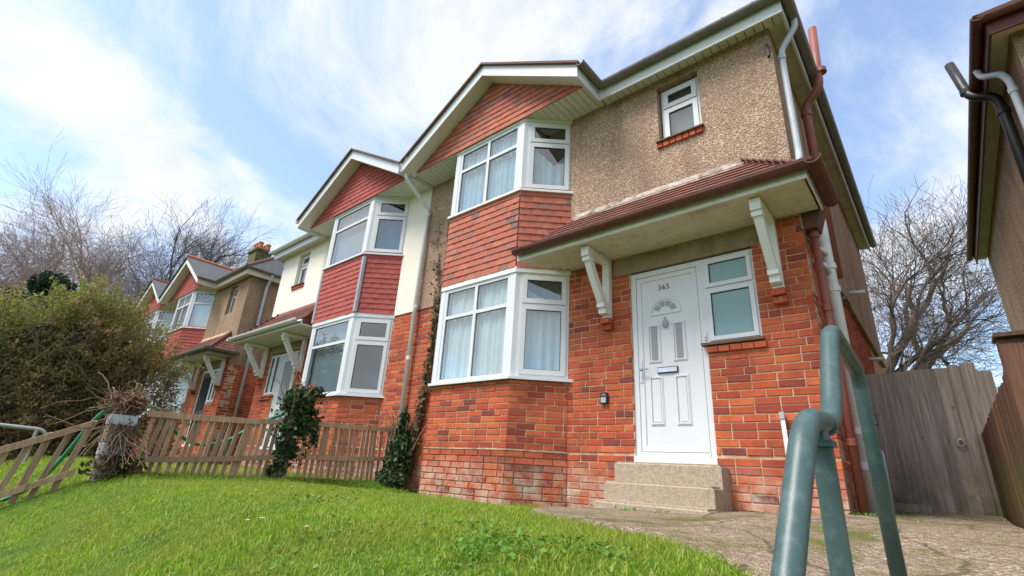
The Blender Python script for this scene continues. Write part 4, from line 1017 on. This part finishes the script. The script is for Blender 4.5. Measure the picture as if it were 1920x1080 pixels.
for k in range(4):
    o = jig(.05); ln.append(([(x+6.15+o+jig(.025), -.012-random.random()*.012, z+.2) for x, z in [(np.interp(t_, range(7), [q[0] for q in spine]), np.interp(t_, range(7), [q[1] for q in spine])) for t_ in np.linspace(0, 5.2, 26)]], .006))
for k in range(70):
    w = random.uniform(2.5, 6); i = int(min(5, w)); a = (np.interp(w, range(7), [q[0] for q in spine])+6.15, -.018, np.interp(w, range(7), [q[1] for q in spine])+.2)
    q = wander(a, (jig(1), 0, random.uniform(-.3, 1)), random.uniform(.15, .55), 6, .45); ln.append(([(x, -.014-abs(y)*.0, z) for x, y, z in q], .0025))
stalks('stem', ln, 'twig', cr)
# overgrown gate pillar with dead bramble
pl = empty('gate_pillar', (FX, -3.62, ground_z(FX, -3.62)), 'crumbling pale concrete pillar at the fence corner overgrown with dead bramble', 'pillar'); zp = ground_z(FX, -3.62)
for z0_, z1_, a in ((-.1, .2, .10), (.21, .33, .105), (.34, .50, .10), (.51, .61, .11)):
    mb = MB(); j = jig(.02); mb.prism_z([(-a+j, -a), (a+j, -a+jig(.02)), (a+j, a), (-a+j, a+jig(.02))], z0_, z1_); mb.build('block', 'concrete' if z0_ < .2 or z0_ > .3 and z0_ < .5 else 'grey_pipe', pl)
br = empty('dead_bramble', (FX, -3.62, zp+.6), 'tangle of dead brown bramble stems piled on top of the pillar', 'bramble')
ln = []
for k in range(150):
    a = random.uniform(0, 6.28); st_ = (jig(.08), jig(.10), random.uniform(-.05, .22)); ln.append((wander(st_, (math.cos(a), math.sin(a), jig(.9)), random.uniform(.15, .34), 8, .6), random.uniform(.002, .004)))
for k in range(10):
    ln.append((wander((jig(.1), jig(.12), .1), (jig(.5), jig(1.5), .1), random.uniform(.4, .7), 10, .28, -.06), .0045))
for k in range(40): ln.append((wander((.1+jig(.03), jig(.14), -.05), (.3, jig(.8), -1), random.uniform(.3, .6), 8, .35), .004))
stalks('stems', ln, 'twig', br)
P = np.concatenate([blob_points(420, (.0, 0, .12), (.16, .2, .15), .2), blob_points(620, (.06, .02, -.28), (.13, .14, .3), .5)])
link('leaves', leaves_mesh('leaves', P, .04, 'bramble_leaf'), br, kind='stuff')
P = np.concatenate([blob_points(520, (.08, .06, -.52), (.2, .3, .16), .3)])
link('foot_leaves', leaves_mesh('foot_leaves', P, .045, 'creeper_leaf'), br, kind='stuff')
# garden hose
hp = [(-6.95, -4.7, ground_z(-6.9, -4.7)+.02), (-6.8, -4.32, ground_z(-6.8, -4.3)+.03), (-6.74, -4.12, -.37), (-6.70, -3.99, -.14), (-6.66, -3.81, .33), (-6.62, -3.63, .43), (-6.66, -3.35, .47), (-6.72, -3.13, .28), (-6.74, -2.81, .12), (-6.74, -2.48, .19), (-6.70, -2.21, .41), (-6.68, -1.83, .60)]
mb = MB(); pts = []
hv = [Vector(p) for p in hp]
for i in range(len(hv)-1):
    p0, p1, p2, p3 = hv[max(i-1, 0)], hv[i], hv[i+1], hv[min(i+2, len(hv)-1)]
    for k in range(6):
        w = k/6; pts.append(.5*((2*p1)+(p2-p0)*w+(2*p0-5*p1+4*p2-p3)*w*w+(3*p1-p0-3*p2+p3)*w**3))
pts.append(hv[-1])
hs = empty('garden_hose', hp[1], 'bright green garden hose draped over the pillar and through the picket fence', 'hose')
mb.v = []; mb.tube([p-hv[1] for p in pts], .019, 10); mb.build('tube', 'hose_green', hs, smooth=True)
# ------------------------------------------------------------------ hedge
hd_ = empty('hedge', (-14.0, -3.6, ground_z(-14, -3.6)), 'large untidy green and brown hedge in front of the far pebbledashed house', 'hedge'); zh = ground_z(-14, -3.6)
def hedge_top(y): return float(np.interp(y, [-9, -6, -4.5, -3.9, -3.0, -2.3, -1.8, -1.4], [1.5, 2.0, 2.5, 2.95, 3.25, 2.75, 2.2, 1.5]))
lv = []; hv_ = []; tw = MB()
for k in range(1500):
    y = -1.5-7.1*random.random()**1.15; t_ = hedge_top(y)*(1+.06*math.sin(y*5)+.05*math.sin(y*11+1)); front = random.random() < .72
    if front:
        z = -.7+(t_+.5)*random.random(); x = -13.55+.25*math.sin(y*3.1+z*2.2)+.2*math.sin(y*6.3-z*4.1)-.55*max(0, z/t_)**3
        d = (random.uniform(.25, .8), jig(.6), random.uniform(.2, 1.0)); Ls = random.uniform(.35, .8)
    else:
        z = t_*random.uniform(.80, .95); x = -15.2+1.9*random.random(); d = (jig(.5), jig(.5), 1.0); Ls = random.uniform(.25, .85)
    if y > -1.9: d = (d[0], d[1]+.5, d[2]+.2); Ls *= 1.15
    p_ = wander((x, y, z), d, Ls, 6, .28); tw.tube([(a+14, b_+3.6, c_-zh) for a, b_, c_ in p_], [.007, .006, .005, .004, .003, .002, .0015], 3, False)
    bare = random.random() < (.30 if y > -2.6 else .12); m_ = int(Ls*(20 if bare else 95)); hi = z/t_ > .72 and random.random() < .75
    for q in range(m_):
        w = (random.random()**.75)*6; i = min(5, int(w)); f_ = w-i; sp_ = .055*(1-.35*w/6)+.01
        pt = [p_[i][c_]+(p_[i+1][c_]-p_[i][c_])*f_+random.gauss(0, sp_) for c_ in range(3)]
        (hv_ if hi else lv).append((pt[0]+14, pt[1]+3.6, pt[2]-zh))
for k in range(26000):
    y = -1.7-7*random.random(); t_ = hedge_top(y); z = -.7+(t_*.92+.7)*random.random(); lv.append((-13.75+jig(.3)-.5*max(0, z/t_)**3+14, y+3.6, z-zh))
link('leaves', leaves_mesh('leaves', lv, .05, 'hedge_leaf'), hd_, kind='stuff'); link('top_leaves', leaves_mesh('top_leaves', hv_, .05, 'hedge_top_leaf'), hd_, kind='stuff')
for k in range(500):
    y = -1.5-6*random.random(); t_ = hedge_top(y); z = random.uniform(.1, t_); x = -13.3+jig(.3)
    tw.tube([(a+14, b_+3.6, c_-zh) for a, b_, c_ in wander((x, y, z), (random.uniform(0, .8), jig(.8)+(.5 if y > -2.2 else 0), random.uniform(.1, 1.1)), random.uniform(.35, 1.0), 4, .3)], [.008, .006, .005, .004, .002], 3, False)
tw.build('twigs', 'twig', hd_, recalc=False, kind='stuff')
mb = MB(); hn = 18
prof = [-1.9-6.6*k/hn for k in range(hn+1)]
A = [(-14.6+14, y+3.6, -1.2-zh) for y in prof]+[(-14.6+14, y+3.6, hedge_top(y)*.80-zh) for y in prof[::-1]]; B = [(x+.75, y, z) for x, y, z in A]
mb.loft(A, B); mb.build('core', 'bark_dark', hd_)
eb = empty('evergreen_bush', (-19.0, -3.9, -.2), 'dark evergreen bush rising behind the hedge below the bare trees', 'bush')
P = np.concatenate([blob_points(2600, (x, y, z), (r, r, r*.8), .4) for x, y, z, r in ((0, 0, 3.5, .95), (.2, .6, 3.9, .7), (-.2, -.6, 3.7, .7), (.1, .2, 4.5, .55), (0, -1.2, 3.2, .7))])
link('leaves', leaves_mesh('leaves', P, .09, 'evergreen_leaf'), eb, kind='stuff'); mb = MB(); mb.tube([(0, 0, -.3), (0, 0, 3.8)], [.14, .06], 6); mb.build('trunk', 'bark_dark', eb)
# ------------------------------------------------------------------ bare trees
def bare_tree(loc, label, H_, spread, seed, mat, tmat, droop=0.0, forks=3, levels=6, lean=(0, 0), r0=.3, trunk=.28, twist=.28, group='bare winter trees', rmin=.004):
    rr = random.Random(seed); big = MB(); small = MB()
    root = empty('bare_tree', loc, label, 'tree', group)
    def branch(p, d, L, r, lv):
        n = 5 if lv < 3 else (4 if lv < 5 else 3)
        pts = [p]; rs = [r]; q = p.copy(); dd = d.copy(); r1 = r*(.62 if lv else .75)
        for k in range(n):
            amp = twist*(.6 if lv == 0 else 1)
            dd = (dd+Vector((rr.uniform(-amp, amp), rr.uniform(-amp, amp), rr.uniform(-amp, amp)*.7+(.06 if lv < 3 else -droop)))).normalized()
            q = q+dd*L/n; pts.append(q.copy()); rs.append(max(rmin, r+(r1-r)*(k+1)/n))
        (big if lv < 3 else small).tube(pts, rs, 7 if lv < 2 else (5 if lv < 4 else 3), False)
        if lv >= levels: return
        nf = forks+(1 if rr.random() < .4 else 0)+(1 if 3 <= lv < 6 else 0)-(1 if lv >= 6 else 0)
        for j in range(nf):
            w = 1.0 if j == 0 else rr.uniform(.35, 1.0)
            i = min(n-1, int(w*n)); bp = pts[i].lerp(pts[i+1], w*n-i) if w < 1 else pts[-1]
            a = rr.uniform(0, 6.283); sp = rr.uniform(.35, .95)*spread*(.45 if j == 0 else 1)
            o = dd.orthogonal().normalized(); o2 = dd.cross(o); nd = (dd+(o*math.cos(a)+o2*math.sin(a))*sp+Vector((0, 0, .10 if lv < 2 else 0))).normalized()
            branch(bp, nd, L*rr.uniform(.62, .86)*(1.12 if lv == 0 else 1), r1*(.95 if j == 0 else rr.uniform(.5, .75)), lv+1)
    branch(Vector((0, 0, -.3)), Vector((lean[0], lean[1], 1)).normalized(), H_*trunk, r0, 0)
    big.build('trunk', tmat, root, recalc=False, smooth=True); small.build('crown', mat, root, recalc=False, kind='stuff')
    return root
bare_tree((-34.5, 1.0, -.5), 'tall grey-brown bare tree with spreading limbs behind the far house', 17.6, .85, 3, 'bark', 'bark', 0, 3, 7, (0, 0), .42, .26, rmin=.0055)
bare_tree((-36, 6.2, -.5), 'smaller bare tree showing behind the orange chimney pots', 15.6, .9, 11, 'bark', 'bark', 0, 3, 7, (0, 0), .35, .26, rmin=.0055)
bare_tree((-36, -1.3, -.5), 'pale wispy bare birch with fine reddish twigs beside the spreading bare tree', 16.5, .6, 5, 'bark_pale', 'bark_pale', .03, 3, 7, (0, 0), .26, .27, rmin=.005)
bare_tree((-34, -3.4, -.5), 'reddish bare birch with drooping twigs over the hedge', 13.8, .7, 21, 'bark_pale', 'bark_pale', .05, 3, 7, (0, 0), .25, .27, rmin=.005)
bare_tree((-33, -5.6, -.5), 'slender bare birch standing left of the drooping birch over the hedge', 12.5, .65, 33, 'bark_pale', 'bark_pale', .03, 3, 6, (0, 0), .22, .27, rmin=.008)
bare_tree((-1.9, 15.0, -.3), 'large gnarled bare tree rising behind the wooden side gate', 16.2, 1.0, 8, 'bark', 'bark', -.02, 3, 7, (.20, 0), .46, .2, .38, rmin=.0045)
# ------------------------------------------------------------------ grass
def in_path(x, y): return x > -2.85 and y > near_y(x)-.02 and x < .34
def grass(name, n, xr, yr, hmin, hmax, wide, label, keep, dens_near=True):
    X_ = xr[0]+(xr[1]-xr[0])*rng.random(n*3); Y_ = yr[0]+(yr[1]-yr[0])*rng.random(n*3)
    if dens_near:
        d = np.hypot(X_-CAM.x, Y_-CAM.y); pk = np.clip((2.6/np.maximum(d, 1.2)), .18, 1)
        s = rng.random(n*3) < pk; X_, Y_ = X_[s], Y_[s]
    k = np.array([keep(a, b_) for a, b_ in zip(X_, Y_)]); X_, Y_ = X_[k][:n], Y_[k][:n]; n = len(X_)
    Z_ = np.array([ground_z(a, b_) for a, b_ in zip(X_, Y_)])-.005
    clump = .62+.45*np.sin(X_*3.3+1.2*np.sin(Y_*2.7))*np.sin(Y_*3.9+1.1*np.sin(X_*4.1))+.2*np.sin(X_*11+Y_*7)
    h = (hmin+(hmax-hmin)*rng.random(n)**1.6)*np.clip(.55+.6*clump, .35, 1.35); a = rng.random(n)*6.283; la = rng.random(n)*6.283
    le = h*(.25+.75*rng.random(n)); w = wide*(.6+.8*rng.random(n))
    dx, dy = np.cos(a)*w, np.sin(a)*w; lx, ly = np.cos(la)*le, np.sin(la)*le
    V = np.empty((n, 5, 3))
    V[:, 0] = np.stack([X_-dx, Y_-dy, Z_], 1); V[:, 1] = np.stack([X_+dx, Y_+dy, Z_], 1)
    V[:, 2] = np.stack([X_+dx*.8+lx*.35, Y_+dy*.8+ly*.35, Z_+h*.62], 1); V[:, 3] = np.stack([X_-dx*.8+lx*.35, Y_-dy*.8+ly*.35, Z_+h*.62], 1)
    V[:, 4] = np.stack([X_+lx, Y_+ly, Z_+h*(1-.25*rng.random(n))], 1)
    F = (np.arange(n)*5)[:, None, None]+np.array([[0, 1, 2], [0, 2, 3], [3, 2, 4]])[None]
    o = link(name, np_mesh(name, V.reshape(-1, 3), F.reshape(-1, 3), 'grass_blade'), kind='stuff'); tag(o, label, 'grass'); return o
def lawn_keep(x, y):
    if y > -.02 and x < .3: return False
    if in_path(x, y): return random.random() < (.25 if near_y(x)+.10 > y else 0)
    if -6.05 < x < -2.85 and y > -.78+.10*math.sin(x*4)+.06*math.sin(x*11): return random.random() < .12
    return x > -6.65
grass('grass', 230000, (-6.65, 1.2), (-5.6, -.0), .014, .05, .0024, 'bright green front lawn grass on the bank before the brick house', lawn_keep)
grass('grass', 42000, (-14.5, -6.65), (-6.0, -.05), .03, .09, .006, 'neighbouring lawn grass behind the picket fence', lambda x, y: not (-10 < x < -7 and y > -.55), False)
def verge_keep(x, y):
    for yl, wl in ((-.32, .07), (.55, .06), (1.35, .06), (2.1, .1)):
        if -.66 < x < .26 and abs(y-yl-.06*math.sin(x*7)) < wl*(.5+.5*math.sin(x*11+yl*5)): return random.random() < .75
    if -.68 < x < .26 and -.6 < y < 2.3: return random.random() < max(0, .5*math.sin(x*9+2)*math.sin(y*3.3+x*4)-.1) 
    if -1.5 < x < -.7 and -.34 < y < -.03: return random.random() < .55
    if x > -2.7 and y < -.8: return random.random() < max(0, .30*math.sin(x*7+y*5)*math.sin(y*4-x*3)-.1)
    return False
grass('path_weeds', 9000, (-2.7, .28), (-3.2, 2.35), .02, .06, .0035, 'tufts of grass growing through the concrete path', verge_keep, False)
# long fringe along the bay foot
grass('grass_fringe', 1800, (-6.4, -2.75), (-.80, -.03), .04, .09, .0035, 'longer grass fringe along the foot of the brick bay', lambda x, y: (y < -.50 or not (-6.0 < x < -3.2)) and random.random() < .35+.5*math.sin(x*5), False)
# clover and broad weeds
pts = []; nrm = []
for cx_, cy_, r_, m_ in ((-1.35, -3.45, .22, 420), (-1.75, -3.15, .2, 120), (-1.05, -3.2, .15, 130), (-4.2, -2.2, .35, 120), (-2.2, -3.75, .3, 160), (-3.4, -3.1, .3, 120), (-2.2, -.86, .10, 70), (-.62, .05, .15, 160), (-.4, 1.2, .12, 120), (-6.1, -.7, .35, 500), (-5.2, -.75, .3, 250), (-1.9, -.84, .06, 30)):
    for k in range(m_):
        x, y = random.gauss(cx_, r_*.6), random.gauss(cy_, r_*.6); pts.append((x, y, ground_z(x, y)+.012+random.random()*.035)); nrm.append((jig(.4), jig(.4), 1))
o = link('clover', leaves_mesh('clover', pts, .019, 'weed_leaf', nrm), kind='stuff'); tag(o, 'patches of clover and small broad-leaved weeds in the lawn', 'clover')
# daisies
for k, (x, y) in enumerate(((-1.35, -4.55), (-1.37, -4.50), (-2.81, -3.76), (-2.74, -3.72), (-2.31, -3.71), (-3.09, -3.27), (-3.01, -3.27), (-2.89, -3.14), (-3.6, -3.4), (-4.1, -2.9))):
    z = ground_z(x, y); e = empty('daisy', (x, y, z), 'small white daisy flower open in the lawn', 'flower', 'daisies scattered in the lawn')
    mb = MB(); mb.tube([(0, 0, 0), (jig(.01), jig(.01), .065)], .0012, 4); mb.build('stem', 'weed_leaf', e)
    mb = MB(); nP = 11
    for j in range(nP):
        a = 6.283*j/nP; c_, s_ = math.cos(a), math.sin(a); mb.add([(c_*.003, s_*.003, .066), (c_*.008-s_*.0028, s_*.008+c_*.0028, .068), (c_*.0125, s_*.0125, .069), (c_*.008+s_*.0028, s_*.008-c_*.0028, .068)], [(0, 1, 2, 3)])
    mb.build('petals', 'petal', e, recalc=False); mb = MB(); mb.tube([(0, 0, .0655), (0, 0, .0705)], [.0042, .003], 8); mb.build('centre', 'pollen', e)
# overhead wires
for A_, B_, lb in (((-20.24, -6.32, 6.71), (-45.0, 1.4, 15.4), 'upper thin overhead cable crossing the sky above the birches'), ((-20.34, -6.15, 6.18), (-45.0, 1.6, 14.7), 'lower thin overhead cable crossing the sky above the birches')):
    A_, B_ = Vector(A_), Vector(B_); ow = empty('overhead_wire', A_, lb, 'cable', 'overhead cables')
    mb = MB(); mb.tube([(B_-A_)*w-Vector((0, 0, .35*math.sin(math.pi*w))) for w in np.linspace(0, 1, 14)], .011, 4); mb.build('wire', 'black_plastic', ow)
